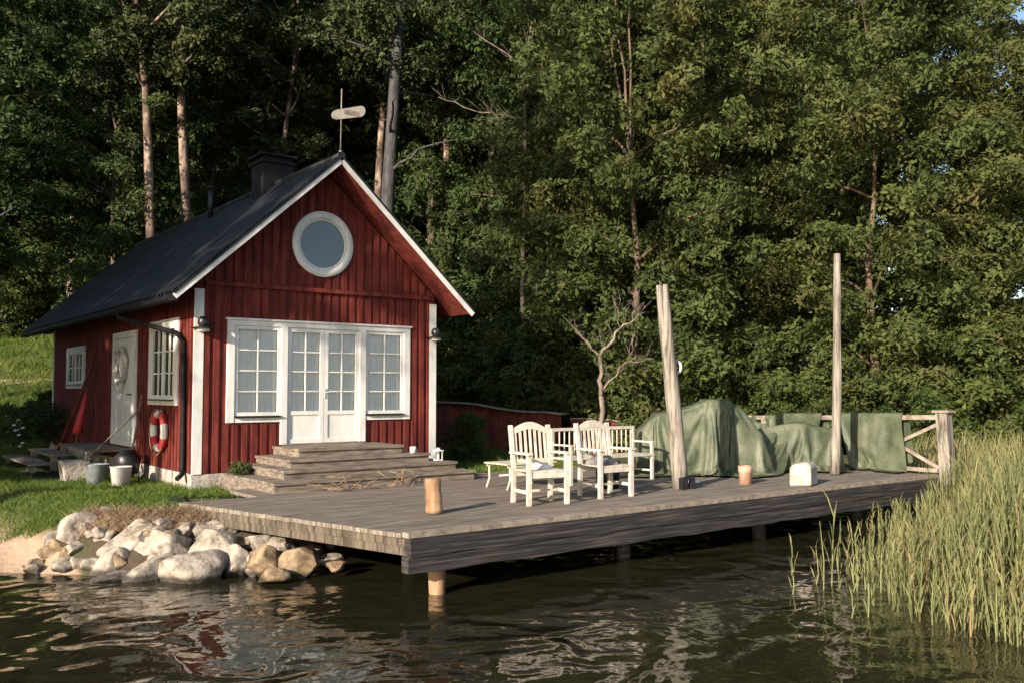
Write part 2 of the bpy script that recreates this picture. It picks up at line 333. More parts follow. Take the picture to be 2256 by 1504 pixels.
# side walls
for sx, xx, nm in ((-1, HX0, 'side_wall'), (1, HX1, 'side_wall')):
    s = MB(); holes = [(15.72, 17.18, 2.03, 3.40), (18.22, 19.72, 1.15, 3.28), (22.4, 23.95, 2.33, 3.18)] if sx < 0 else []
    ys = sorted({HY0+.01, HY1} | {h[0] for h in holes} | {h[1] for h in holes})
    for a, b_ in zip(ys[:-1], ys[1:]):
        hl = [h for h in holes if h[0] <= a+.01 and h[1] >= b_-.01]
        zz = [(HZ, 3.9)] if not hl else [(HZ, hl[0][2]), (hl[0][3], 3.9)]
        for z0, z1 in zz: s.add([(xx, a, z0), (xx, b_, z0), (xx, b_, z1), (xx, a, z1)], [(0, 1, 2, 3)])
    y = HY0+.14
    while y < HY1-.1:
        yc = y+.05; t = .024*sx; segs = [(HZ, 3.9)]
        for h in holes:
            if h[0]-.1 < yc < h[1]+.1: segs = [(HZ, h[2]-.06), (h[3]+.06, 3.9)]
        for z0, z1 in segs: s.box(min(xx, xx+t), max(xx, xx+t), y, y+.1, z0, z1)
        y += .165
    s.build(nm, M['red'], house)
bw = MB(); bw.add([(HX0, HY1, HZ), (HX1, HY1, HZ), (HX1, HY1, rz_(HX1)-.08), (RX, HY1, RZ-.08), (HX0, HY1, rz_(HX0)-.08)], [(4, 3, 2, 1, 0)]); bw.build('back_wall', M['red'], house)
for x0, x1, y0, y1, z1 in ((HX0-.03, HX0+.125, HY0-.034, HY0, 3.88), (HX1-.125, HX1+.03, HY0-.034, HY0, 3.88), (HX0-.035, HX0, HY1-.06, HY1+.03, 3.85), (HX1, HX1+.035, HY1-.06, HY1+.03, 3.85)):
    c = MB(); c.box(x0, x1, y0, y1, HZ-.01, z1); c.build('corner_board', M['white'], house)
# dark lining so the inside is a room
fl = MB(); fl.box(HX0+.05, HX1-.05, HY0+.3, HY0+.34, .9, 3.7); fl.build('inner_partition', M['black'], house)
# foundation
fd = MB()
x = HX0-.02; k = 0
while x < HX1-.1:
    wd = rnd.uniform(.35, .7); wd = min(wd, HX1-x); fd.box(x, x+wd-.02, HY0-.015-rnd.random()*.03, HY0+.2, .3, HZ-.004-rnd.random()*.01); x += wd
y = HY0+.2
while y < HY1:
    wd = rnd.uniform(.5, .9); fd.box(HX0-.01-rnd.random()*.03, HX0+.2, y, y+wd-.03, .3, HZ-.01); y += wd
fd.build('foundation', M['found'], house, jit=.02)
# roof: corrugated sheet
rf = MB(); Y0, Y1 = 14.3, 26.9; n = int((Y1-Y0)/.19)*6; half = 2.80
for sx in (-1, 1):
    vs = []; fs = []; nl = 5
    for i in range(n+1):
        y = Y0+(Y1-Y0)*i/n; wv = .045*(.5+.5*math.cos(2*math.pi*i/6))
        for j in range(nl+1):
            t = j/nl; x = RX+sx*t*(half+.03); z = RZ+.10-SL*t*(half+.03)+wv-.035*math.sin(math.pi*t)*math.sin(math.pi*(y-Y0)/(Y1-Y0))
            vs.append((x, y, z))
    for i in range(n):
        for j in range(nl):
            q = i*(nl+1)+j; fs.append((q, q+1, q+nl+2, q+nl+1) if sx > 0 else (q, q+nl+1, q+nl+2, q+1))
    rf.add(vs, fs, True)
roof = rf.build('roof', M['roof'], house)
sf = MB()
for sx in (-1, 1):
    a = (RX, RZ); b_ = (RX+sx*(half-.05), RZ-SL*(half-.05))
    x0, x1 = sorted((a[0], b_[0])); zz = lambda x, o=0: RZ-SL*abs(x-RX)+o
    sf.add([(x_, y_, zz(x_, o_)) for y_ in (Y0+.02, Y1-.02) for x_, o_ in ((x0, -.03), (x1, -.03), (x1, .07), (x0, .07))],
           [(0, 1, 2, 3), (7, 6, 5, 4), (0, 4, 5, 1), (1, 5, 6, 2), (2, 6, 7, 3), (3, 7, 4, 0)])
sf.build('roof_boarding', M['red'], roof)
for sx in (-1, 1):
    vb = MB(); vb.bar((RX+sx*.012, Y0-.015, RZ+.025), (RX+sx*(half+.02), Y0-.015, RZ+.025-SL*(half+.02)), .03, .085, up=(0, 0, 1)); vb.build('verge_board', M['white'], roof)
    dk = MB(); dk.bar((RX+sx*.01, Y0-.02, RZ+.098), (RX+sx*(half+.04), Y0-.02, RZ+.098-SL*(half+.04)), .05, .035); dk.build('verge_flashing', M['roof'], roof)
rc = MB(); rc.tube([(RX, Y0-.02, RZ+.125), (RX, Y1+.02, RZ+.125)], .07, 10); rc.build('ridge_cap', M['roof'], roof)
eb = MB(); eb.box(RX-half-.005, RX-half+.045, Y0+.02, Y1-.02, RZ-SL*half-.05, RZ-SL*half+.09); eb.build('eave_board', M['soot'], roof)
gt = MB(); gz = RZ-SL*half+.0
for i in range(9):
    pass
prof = [(math.cos(a)*.065, math.sin(a)*.065) for a in np.linspace(math.pi, 2*math.pi, 9)]
vs = []
for y in (Y0+.05, Y1-.05):
    for px_, pz_ in prof: vs.append((RX-half-.06+px_, y, gz+pz_))
gt.add(vs, [(i, i+1, i+10, i+9) for i in range(8)], True); gut = gt.build('gutter', M['soot'], house)
dp = MB(); dp.tube([(RX-half-.06, 17.35, gz-.06), (RX-half-.06, 17.3, gz-.14), (HX0-.12, 15.45, 3.18), (HX0-.07, 15.22, 3.02), (HX0-.07, 15.18, 2.0), (HX0-.07, 15.17, 1.0), (HX0-.09, 15.12, .86), (HX0-.2, 15.02, .80)], .042, 10); dp.build('downspout', M['soot'], house)
# chimney
ch = MB(); ch.box(6.92, 7.56, 17.0, 17.6, 5.9, 6.72); cho = ch.build('chimney', M['soot'], roof)
cc = MB(); cc.box(6.88, 7.60, 16.96, 17.64, 6.72, 6.77); cc.box(6.95, 7.53, 17.03, 17.57, 6.77, 6.86); cc.box(6.86, 7.62, 16.94, 17.66, 6.86, 6.90)
cc.build('cap', M['soot'], cho)
vp = MB(); vp.tube([(7.0, 20.2, 6.1), (7.0, 20.2, 6.75)], .06, 10); vp.tube([(7.0, 20.2, 6.75), (7.0, 20.2, 6.8)], .09, 10); vp.build('vent_pipe', M['black'], house)
# round window
rw = MB(); c0 = (7.17, HY0, 4.82)
rw.lathe(c0, [(.46, -.005), (.46, -.05), (.465, -.06), (.585, -.06), (.59, -.05), (.59, -.005)], 48, 'y'); rwo = rw.build('round_window', M['white'], house)
gl = MB(); gl.add([(c0[0]+.47*math.cos(a), HY0-.012, c0[2]+.47*math.sin(a)) for a in np.linspace(0, 2*math.pi, 48, endpoint=False)], [tuple(range(48))]); gl.build('pane', M['sky_glass'], rwo)
ir = MB(); ir.lathe((c0[0]+.0, HY0, c0[2]), [(.425, -.014), (.425, -.03), (.462, -.03), (.462, -.014)], 48, 'y'); ir.build('inner_rim', M['white'], rwo)

def window_grid(mbx, x0, x1, z0, z1, cols, rows, y, t=.022, dpt=.03, ax='x'):
    for i in range(1, cols):
        xx = x0+(x1-x0)*i/cols
        if ax == 'x': mbx.box(xx-t/2, xx+t/2, y, y+dpt, z0, z1)
        else: mbx.box(y, y+dpt, xx-t/2, xx+t/2, z0, z1)
    for j in range(1, rows):
        zz_ = z0+(z1-z0)*j/rows
        if ax == 'x': mbx.box(x0, x1, y+.003, y+dpt-.003, zz_-t/2, zz_+t/2)
        else: mbx.box(y+.003, y+dpt-.003, x0, x1, zz_-t/2, zz_+t/2)
def frame_rect(mbx, x0, x1, z0, z1, w_, y, dpt, ax='x'):
    for a, b_, c_, d_ in ((x0, x0+w_, z0, z1), (x1-w_, x1, z0, z1), (x0+w_, x1-w_, z1-w_, z1), (x0+w_, x1-w_, z0, z0+w_)):
        if ax == 'x': mbx.box(a, b_, y, y+dpt, c_, d_)
        else: mbx.box(y, y+dpt, a, b_, c_, d_)
def pane(name, x0, x1, z0, z1, y, parent, m, ax='x', wavy=0):
    p = MB()
    if wavy:
        nn = 40; vs = []
        for i in range(nn+1):
            xx = x0+(x1-x0)*i/nn
            for zz_ in (z0, z1): vs.append((xx, y+wavy*math.sin(i*1.1)+wavy*.5*math.sin(i*2.7), zz_) if ax == 'x' else (y+wavy*math.sin(i*1.1), xx, zz_))
        p.add(vs, [(2*i, 2*i+2, 2*i+3, 2*i+1) for i in range(nn)], True)
    elif ax == 'x': p.add([(x0, y, z0), (x1, y, z0), (x1, y, z1), (x0, y, z1)], [(0, 1, 2, 3)])
    else: p.add([(y, x0, z0), (y, x1, z0), (y, x1, z1), (y, x0, z1)], [(3, 2, 1, 0)])
    return p.build(name, m, parent)
# front casing round windows and doors
cs = MB(); yy = HY0-.045
cs.box(5.46, 8.98, yy, yy+.05, 3.31, 3.40); cs.box(5.43, 9.01, yy-.03, yy+.06, 3.40, 3.43)
cs.box(5.46, 5.585, yy, yy+.05, 1.69, 3.31); cs.box(8.85, 8.98, yy, yy+.05, 1.69, 3.31)
cs.box(6.41, 6.52, yy-.004, yy+.1, 1.30, 3.31); cs.box(7.92, 8.04, yy-.004, yy+.1, 1.30, 3.31)
cs.box(5.585, 6.41, yy+.01, yy+.05, 1.69, 1.765); cs.box(8.04, 8.85, yy+.01, yy+.05, 1.69, 1.765)
cs.build('front_casing', M['white'], house)
for x0, x1 in ((5.585, 6.41), (8.04, 8.85)):
    f_ = MB(); frame_rect(f_, x0+.003, x1-.003, 1.80, 3.308, .06, HY0-.025, .045); window_grid(f_, x0+.06, x1-.06, 1.86, 3.25, 2, 4, HY0-.018)
    wn = f_.build('window', M['white'], house)
    pane('pane', x0+.05, x1-.05, 1.85, 3.26, HY0-.003, wn, M['glass']); pane('curtain', x0+.03, x1-.03, 1.83, 3.28, HY0+.035, wn, M['curtain'], wavy=.008)
    s_ = MB(); s_.bar((x0+.005, HY0-.055, 1.785), (x1-.005, HY0-.055, 1.785), .07, .02); s_.build('sill', M['black'], wn)
for x0, x1, hx in ((6.523, 7.216, 7.16), (7.224, 7.917, 7.28)):
    f_ = MB(); frame_rect(f_, x0, x1, 1.31, 3.308, .075, HY0-.02, .045); window_grid(f_, x0+.075, x1-.075, 1.87, 3.23, 2, 4, HY0-.014)
    f_.box(x0+.075, x1-.075, HY0-.02, HY0+.02, 1.80, 1.87); f_.box(x0+.075, x1-.075, HY0-.004, HY0+.02, 1.385, 1.80)
    dr = f_.build('door', M['white'], house)
    pane('pane', x0+.06, x1-.06, 1.85, 3.25, HY0+.003, dr, M['glass']); pane('curtain', x0+.04, x1-.04, 1.83, 3.28, HY0+.04, dr, M['curtain'], wavy=.008)
    if hx > 7.2:
        h_ = MB(); h_.box(7.235, 7.27, HY0-.028, HY0-.02, 2.08, 2.26); h_.tube([(7.252, HY0-.03, 2.19), (7.252, HY0-.065, 2.19), (7.36, HY0-.068, 2.185)], .009, 6); h_.build('handle', M['bucket'], dr)
th = MB(); th.box(6.45, 8.0, HY0-.07, HY0+.1, 1.285, 1.308); th.build('threshold', M['steps'], house)
# side windows and door (x = HX0 face)
xs = HX0-.045
for (y0, y1, z0, z1, cols, rows, deep) in ((15.72, 17.18, 2.03, 3.40, 4, 3, 1), (22.4, 23.95, 2.33, 3.18, 4, 2, 0)):
    f_ = MB(); frame_rect(f_, y0-.10, y1+.10, z0-.06, z1+.06, .15, xs, .05, 'y'); frame_rect(f_, y0+.05, y1-.05, z0+.05, z1-.05, .06, xs+.012, .04, 'y')
    f_.box(xs+.008, xs+.045, (y0+y1)/2-.05, (y0+y1)/2+.05, z0+.05, z1-.05); window_grid(f_, y0+.11, y1-.11, z0+.11, z1-.11, cols, rows, xs+.018, ax='y')
    wn = f_.build('window', M['white'], house); pane('pane', y0+.1, y1-.1, z0+.1, z1-.1, xs+.035, wn, M['glass'], 'y')
    pane('curtain', y0+.1, y0+.55, z0+.1, z1-.1, xs+.13, wn, M['curtain'], 'y', wavy=.01)
    s_ = MB(); s_.bar((xs-.03, y0+.04, z0+.03), (xs-.03, y1-.04, z0+.03), .07, .02, up=(0, 0, 1)); s_.build('sill', M['black'], wn)
f_ = MB(); frame_rect(f_, 18.12, 19.82, 1.15, 3.38, .12, xs, .05, 'y'); f_.build('side_door_casing', M['white'], house)
f_ = MB(); f_.box(xs+.02, xs+.05, 18.245, 19.695, 1.275, 3.255)
for z0, z1 in ((1.40, 2.1), (2.25, 3.15)): frame_rect(f_, 18.4, 19.55, z0, z1, .04, xs+.008, .015, 'y')
sd = f_.build('side_door', M['white'], house); h_ = MB(); h_.tube([(xs, 18.36, 2.15), (xs-.05, 18.36, 2.15), (xs-.05, 18.48, 2.15)], .012, 6); h_.build('handle', M['black'], sd)
# wall lamps on the corner boards
for lx in (5.02, 9.50):
    l_ = MB(); l_.lathe((lx+.0, HY0-.13, 3.25), [(0, .17), (.05, .165), (.085, .12), (.09, .05), (.055, .0)], 16); l_.tube([(lx, HY0-.03, 3.33), (lx, HY0-.13, 3.33)], .02, 8)
    lo = l_.build('wall_lamp', M['black'], house)
    s_ = MB(); s_.lathe((lx, HY0-.13, 3.25), [(.05, .012), (.20, -.012), (.205, -.02), (.05, -.006)], 20); s_.build('lamp_shade', M['black'], lo)
    s_ = MB(); s_.lathe((lx, HY0-.13, 3.18), [(.06, .06), (.105, .045), (.10, 0), (.0, -.012)], 18); s_.build('lamp_glass', M['white'], lo)

# weather vane
wv = empty('weather_vane', (7.24, 14.33, 6.28)); tag(wv, 'pale capsule shaped weather vane on a thin rod at the cottage ridge', 'weather vane')
m_ = MB(); m_.tube([(7.24, 14.33, 6.2), (7.24, 14.33, 6.42)], .03, 8); m_.tube([(7.24, 14.33, 6.42), (7.25, 14.33, 7.52)], .011, 6); m_.build('rod', M['rail'], wv)
m_ = MB(); pts = []; L_, W_ = .235, .105
for k in range(28):
    a = 2*math.pi*k/28; s_ = 1 if math.cos(a) > 0 else -1
    u_ = s_*L_+W_*math.cos(a); z_ = W_*math.sin(a)*(1 if s_ > 0 else .88); q = R(17)
    pts.append((7.39+u_*math.cos(q), 7.115+u_*math.sin(q)+z_*math.cos(q)))
pts = [(a, b_) for a, b_ in pts]
m_.add([(a, 14.318, b_) for a, b_ in pts]+[(a, 14.342, b_) for a, b_ in pts], [tuple(range(28)), tuple(reversed(range(28, 56)))]+[(i, i+28, (i+1) % 28+28, (i+1) % 28) for i in range(28)]); vn = m_.build('vane', M['vane'], wv)
m_ = MB(); m_.box(7.30, 7.58, 14.312, 14.3175, 7.085, 7.165); m_.build('inset_panel', M['rail'], vn)

# ---------------------------------------------------------------- front steps
st = empty('front_steps', (7.1, 13.8, .72)); tag(st, 'four broad weathered timber steps up to the white double doors', 'steps')
lv = .72
for (x0, x1, y0, h_) in ((5.42, 8.98, 12.72, .155), (5.72, 8.85, 13.08, .135), (5.98, 8.52, 13.42, .135), (6.28, 8.2, 13.78, .14)):
    s_ = MB(); top = lv+h_
    s_.box(x0, x1, y0+.0, HY0-.06, lv-(.15 if lv < .8 else -.001), top-.045)
    s_.box(x0-.025, x1+.025, y0-.03, y0+.13, top-.045, top); s_.box(x0-.025, x1+.025, y0+.138, y0+.31, top-.045, top-.003); s_.box(x0-.025, x1+.025, y0+.318, HY0-.06, top-.045, top-.002)
    s_.build('step', M['steps'], st, jit=.012); lv = top

# ---------------------------------------------------------------- jetty
jt = empty('jetty', (10.5, 10.5, 0)); tag(jt, 'large grey timber jetty deck standing over the water in front of the cottage', 'jetty')
DZ = .72; C0 = (5.02, 8.28); CL = (4.0, 12.5); XR = 16.2
def leftx(y): return C0[0]+(CL[0]-C0[0])*(y-C0[1])/(CL[1]-C0[1])
pk = MB(); y = C0[1]+.125; BK = 13.55
while y < BK:
    wd = .122; x0 = leftx(y) if y < 12.55 else 5.1; x0 += rnd.uniform(-.003, .003); th_ = .05
    z = DZ-rnd.uniform(0, .006); skew = (leftx(y+wd)-leftx(y)) if y < 12.55 else 0; xr_ = XR+rnd.uniform(-.02, .02)
    pk.add([(x0, y, z-th_), (xr_, y, z-th_), (xr_, y+wd-.006, z-th_), (x0+skew, y+wd-.006, z-th_), (x0, y, z), (xr_, y, z), (xr_, y+wd-.006, z), (x0+skew, y+wd-.006, z)],
           [(0, 3, 2, 1), (4, 5, 6, 7), (0, 1, 5, 4), (1, 2, 6, 5), (2, 3, 7, 6), (3, 0, 4, 7)]); y += wd
pk.build('deck_planks', M['deck'], jt)
ends = MB(); ends.bar((C0[0]+.062, C0[1]+.13, DZ-.10), (CL[0]+.062, CL[1], DZ-.10), .10, .088); ends.build('edge_board', M['deck_end'], jt)
lb = MB(); lb.bar((C0[0]+.06, C0[1]+.14, DZ-.195), (CL[0]+.06, CL[1], DZ-.195), .06, .10); lb.build('edge_beam', M['deck_end'], jt)
tr_ = MB(); tr_.box(C0[0]-.01, XR, C0[1]-.005, C0[1]+.12, DZ-.045, DZ+.012); tr_.build('edge_trim', M['rail'], jt)
for z0, z1, yo, x0 in ((.475, .672, 0, C0[0]+.02), (.30, .468, .012, C0[0])):
    b_ = MB(); nseg = 40; vs = []
    for i in range(nseg+1):
        xx = x0+(XR-x0)*i/nseg; a = .008*math.sin(i*1.3+z0*9)+.005*math.sin(i*3.1)
        vs += [(xx, C0[1]+yo+a*.5, z0+a), (xx, C0[1]+yo, z1+a*.4), (xx, C0[1]+yo+.14, z1), (xx, C0[1]+yo+.14, z0)]
    fs = [(0, 1, 2, 3), tuple(nseg*4+k for k in (3, 2, 1, 0))]
    for i in range(nseg):
        for k in range(4): fs.append((i*4+k, i*4+4+k, i*4+4+(k+1) % 4, i*4+(k+1) % 4))
    b_.add(vs, fs); b_.build('front_beam', M['beam'], jt)
rb_ = MB(); rb_.box(XR-.1, XR+.02, C0[1]+.15, BK, .3, .665); rb_.build('end_beam', M['beam'], jt)
jb = MB()
for yj in (9.6, 11.0, 12.4): jb.box(5.4, XR-.15, yj, yj+.12, .47, .665)
jb.build('joists', M['beam'], jt)
for (px_, py_, r_) in ((5.52, 8.52, .10), (8.6, 8.75, .10), (11.4, 8.7, .11), (14.2, 8.8, .1), (6.3, 10.4, .1), (9.5, 10.6, .1), (13, 10.6, .1), (16.05, 8.6, .1), (15.9, 11, .1)):
    p_ = MB(); p_.tube([(px_, py_, -1.2), (px_+.01, py_, -.1), (px_, py_, .3), (px_, py_, .66)], [r_*.95, r_*.9, r_, r_], 12); p_.build('pile', M['pile'] if px_ < 6 else M['beam'], jt)

def post(name, base, top, r0, r1, m, label, cat, grp=None, n=9, bend=.02, rim=0):
    p = MB(); q = []; rr = []
    for i in range(n+1):
        t = i/n; q.append((base[0]+(top[0]-base[0])*t+bend*math.sin(t*7), base[1]+(top[1]-base[1])*t+bend*math.cos(t*5), base[2]+(top[2]-base[2])*t)); rr.append((r0+(r1-r0)*t)*(1+.05*math.sin(t*17)))
    p.tube(q, rr, 12)
    if rim:
        p.add([(q[-1][0]-r1*1.0, q[-1][1]-r1*.5, q[-1][2]-.02), (q[-1][0]-r1*.55, q[-1][1]-r1*.8, q[-1][2]-.02), (q[-1][0]-r1*1.0, q[-1][1]-r1*.3, q[-1][2]+.06)], [(0, 1, 2), (2, 1, 0)])
    o = p.build(name, m); return tag(o, label, cat, grp)
post('mooring_post', (10.665, 9.58, .73), (10.275, 9.58, 3.83), .125, .098, M['post'], 'thick bleached post leaning left in front of the big tarpaulin heap', 'post', 'tall posts on the jetty', bend=.012, rim=1)
post('mooring_post', (14.58, 9.43, .73), (14.74, 9.43, 4.70), .09, .06, M['post'], 'slim straight pale post rising highest, beside the grey stone block', 'post', 'tall posts on the jetty', bend=.02)
post('bollard', (6.11, 9.49, .73), (6.08, 9.49, 1.15), .105, .10, M['pile'], 'short orange brown log bollard near the front steps', 'bollard', bend=.004)
bk = MB()
for s_ in (-1, 1): bk.box(10.665+s_*.11-.03, 10.665+s_*.11+.03, 9.42, 9.50, .725, .90)
bk.box(10.53, 10.80, 9.425, 9.445, .86, .91); o = bk.build('post_bracket', M['black']); tag(o, 'dark iron bracket clasping the foot of the leaning thick post', 'bracket')
# small stump with notch, stone block
p = MB(); p.lathe((12.0, 9.41, .722), [(0, 0), (.095, 0), (.10, .18), (.11, .19), (.11, .29), (.07, .29), (.06, .22), (0, .21)], 14); o = p.build('wooden_stump', M['pot'], jit=.01); tag(o, 'small reddish stump with a dark cupped top, left of the stone block', 'stump')
p = MB(); a = R(20)
for s_ in (0,):
    vs = []
    for z, sc_ in ((.724, 1), (1.02, .97), (1.07, .72), (1.085, .3)):
        for i, j in ((-1, -1), (1, -1), (1, 1), (-1, 1)):
            xx, yy_ = i*.21*sc_, j*.17*sc_; vs.append((12.58+xx*math.cos(a)-yy_*math.sin(a), 8.72+xx*math.sin(a)+yy_*math.cos(a), z+.01*math.sin(i*3+j)))
    fs = [(3, 2, 1, 0), (12, 13, 14, 15)]+[(L*4+k, L*4+(k+1) % 4, L*4+4+(k+1) % 4, L*4+4+k) for L in range(3) for k in range(4)]
    p.add(vs, fs)
o = p.build('stone_block', M['found']); tag(o, 'pale squared stone block at the front of the jetty by the slim post', 'stone block')
o.modifiers.new('b', 'BEVEL').width = .02
p = MB(); p.lathe((11.35, 9.95, .724), [(0, 0), (.09, .005), (.12, .03), (.10, .055), (.0, .07)], 14); o = p.build('white_bowl', M['cloth_w']); tag(o, 'small white upturned bowl at the foot of the big tarpaulin', 'bowl')
p = MB(); p.torus((10.60, 9.60, 2.58), .10, .02, 'x', 24, 8); p.tube([(10.60, 9.60, 2.68), (10.5, 9.60, 2.78)], .006, 5); o = p.build('mooring_ring', M['white']); tag(o, 'small white ring hanging behind the leaning thick post', 'ring')

# railing at the far end
rl = empty('railing', (16.05, 10.5, .72)); tag(rl, 'timber railing with crossed braces at the far right end of the jetty', 'railing')
for yp, wd, zt in ((8.18, .2, 1.83), (10.0, .13, 1.66), (12.0, .13, 1.64), (13.5, .13, 1.64)):
    p = MB(); p.bar((16.07+(.05 if yp < 9 else 0), yp, .55), (16.0, yp, zt), wd, wd, up=(0, 1, 0)); p.build('post', M['post'] if yp < 9 else M['rail'], rl)
p = MB(); p.box(15.87, 16.14, 8.03, 8.33, 1.832, 1.872); p.build('post_cap', M['rail'], rl)
p = MB(); p.bar((16.0, 8.29, 1.745), (16.0, 13.5, 1.62), .1, .085); p.build('top_rail', M['rail'], rl)
p = MB(); p.bar((15.98, 8.29, .80), (15.98, 9.9, .80), .06, .07); p.build('bottom_rail', M['rail'], rl)
for za, zb in ((.84, 1.70), (1.64, .84)):
    p = MB(); p.bar((16.0 if za < 1 else 16.05, 8.27, za if za > 1 else .84), (16.0 if za < 1 else 16.05, 9.95, zb), .05, .06); p.build('brace', M['rail'], rl)

# tarpaulins: real cloth settled by the solver over crates, a barrel and the railing, then frozen to plain meshes
VA = math.atan2(-SA-.16, CA); VC, VS = math.cos(VA), math.sin(VA)
def sq(cx, cy, s_, q): return (cx+s_*VC-q*VS, cy+s_*VS+q*VC)
solids = []
def solid(cx, cy, s0, s1, q0, q1, z1, rot=0):
    m_ = MB(); vs = []
    for z in (.6, z1):
        k_ = 1 if z < 1 else .86
        for i, j in ((-1, -1), (1, -1), (1, 1), (-1, 1)):
            u_, v_ = (s1-s0)/2*i*k_, (q1-q0)/2*j*k_; u_, v_ = u_*math.cos(rot)-v_*math.sin(rot), u_*math.sin(rot)+v_*math.cos(rot)
            vs.append((*sq(cx, cy, (s0+s1)/2+u_, (q0+q1)/2+v_), z))
    m_.add(vs, [(3, 2, 1, 0), (4, 5, 6, 7), (0, 1, 5, 4), (1, 2, 6, 5), (2, 3, 7, 6), (3, 0, 4, 7)])
    o = m_.build('stored_goods', M['steps']); o.modifiers.new('b', 'BEVEL').width = .03; solids.append(o)
HX, HY = 12.75, 11.0
for a_ in [(-1.12, -.7, -.36, .3, 1.52, .15), (-.85, -.3, -.42, .35, 1.80, .1), (-.4, .15, -.30, .4, 1.88, -.12), (.05, .5, -.42, .3, 2.04, .2), (.4, .8, -.2, .4, 1.86, 0), (.75, 1.1, -.2, .35, 1.45, 0)]: solid(HX, HY, *a_)
for a_ in [(-.62, -.1, -.3, .25, 1.46, .2), (.12, .42, -.25, .3, 1.60, -.1), (.5, .9, -.2, .25, 1.50, .2)]: solid(14.55, 10.5, *a_)
m_ = MB(); m_.box(10, 15.85, 8.6, 13.4, .60, DZ+.004); fo = m_.build('floor_stop', M['steps']); solids.append(fo)
m_ = MB(); m_.bar((16.0, 8.3, 1.75), (16.0, 13.4, 1.625), .13, .11); ro_ = m_.build('rail_stop', M['steps']); solids.append(ro_)
m_ = MB(); m_.box(15.96, 16.04, 8.3, 13.4, .5, 1.5); rs_ = m_.build('rail_back', M['steps']); solids.append(rs_)
for o in solids: o.modifiers.new('c', 'COLLISION'); o.collision.thickness_outer = .018; o.collision.cloth_friction = 12
def cloth_sheet(name, cx, cy, z, a, b_, step, rot, label):
    nu, nv = int(2*a/step), int(2*b_/step); m_ = MB(); vs = []
    for i in range(nu+1):
        for j in range(nv+1):
            u = -a+2*a*i/nu; v = -b_+2*b_*j/nv; k_ = 1+.06*math.sin(3*math.atan2(v, u)+cx)
            x_, y_ = u*k_*math.cos(rot)-v*k_*math.sin(rot), u*k_*math.sin(rot)+v*k_*math.cos(rot)
            vs.append((cx+x_, cy+y_, z+.03*mnoise.noise(Vector((u*3, v*3, cx)))))
    m_.add(vs, [(i*(nv+1)+j, (i+1)*(nv+1)+j, (i+1)*(nv+1)+j+1, i*(nv+1)+j+1) for i in range(nu) for j in range(nv)], True)
    o = m_.build(name, M['tarp']); c = o.modifiers.new('cloth', 'CLOTH'); st_ = c.settings
    st_.quality = 6; st_.mass = .35; st_.tension_stiffness = 25; st_.compression_stiffness = 25; st_.shear_stiffness = 8; st_.bending_stiffness = .12; st_.air_damping = 2
    c.collision_settings.distance_min = .012; c.collision_settings.use_self_collision = False; c.point_cache.frame_end = 60
    return tag(o, label, 'tarpaulin')
x1_, y1_ = sq(HX, HY, 0, .05)
sheets = [cloth_sheet('tarpaulin_heap', x1_, y1_, 2.14, 2.3, 1.75, .045, VA, 'biggest green tarpaulin heap draped over stored goods behind the leaning thick post'),
          cloth_sheet('tarpaulin_heap', 14.50, 10.45, 1.70, 1.5, 1.2, .05, VA+.15, 'low green tarpaulin bundle between the biggest heap and the slim post'),
          cloth_sheet('hanging_tarpaulin', 15.75, 9.48, 1.86, 1.22, .62, .05, 0, 'green tarpaulin sheet hung over the railing right of the slim post'),
          cloth_sheet('hanging_tarpaulin', 15.80, 11.98, 1.82, 1.20, 1.85, .055, 0, 'green tarpaulin sheet hung on the railing behind the slim post')]
sc.frame_start = 1; sc.frame_end = 60
for f_i in range(1, 56): sc.frame_set(f_i)
dg_ = bpy.context.evaluated_depsgraph_get()
for o in sheets:
    me_ = bpy.data.meshes.new_from_object(o.evaluated_get(dg_)); o.modifiers.clear(); o.data = me_
    sb_ = o.modifiers.new('sub', 'SUBSURF'); sb_.levels = sb_.render_levels = 1
for o in solids:
    bpy.data.objects.remove(o)
sc.frame_set(1)

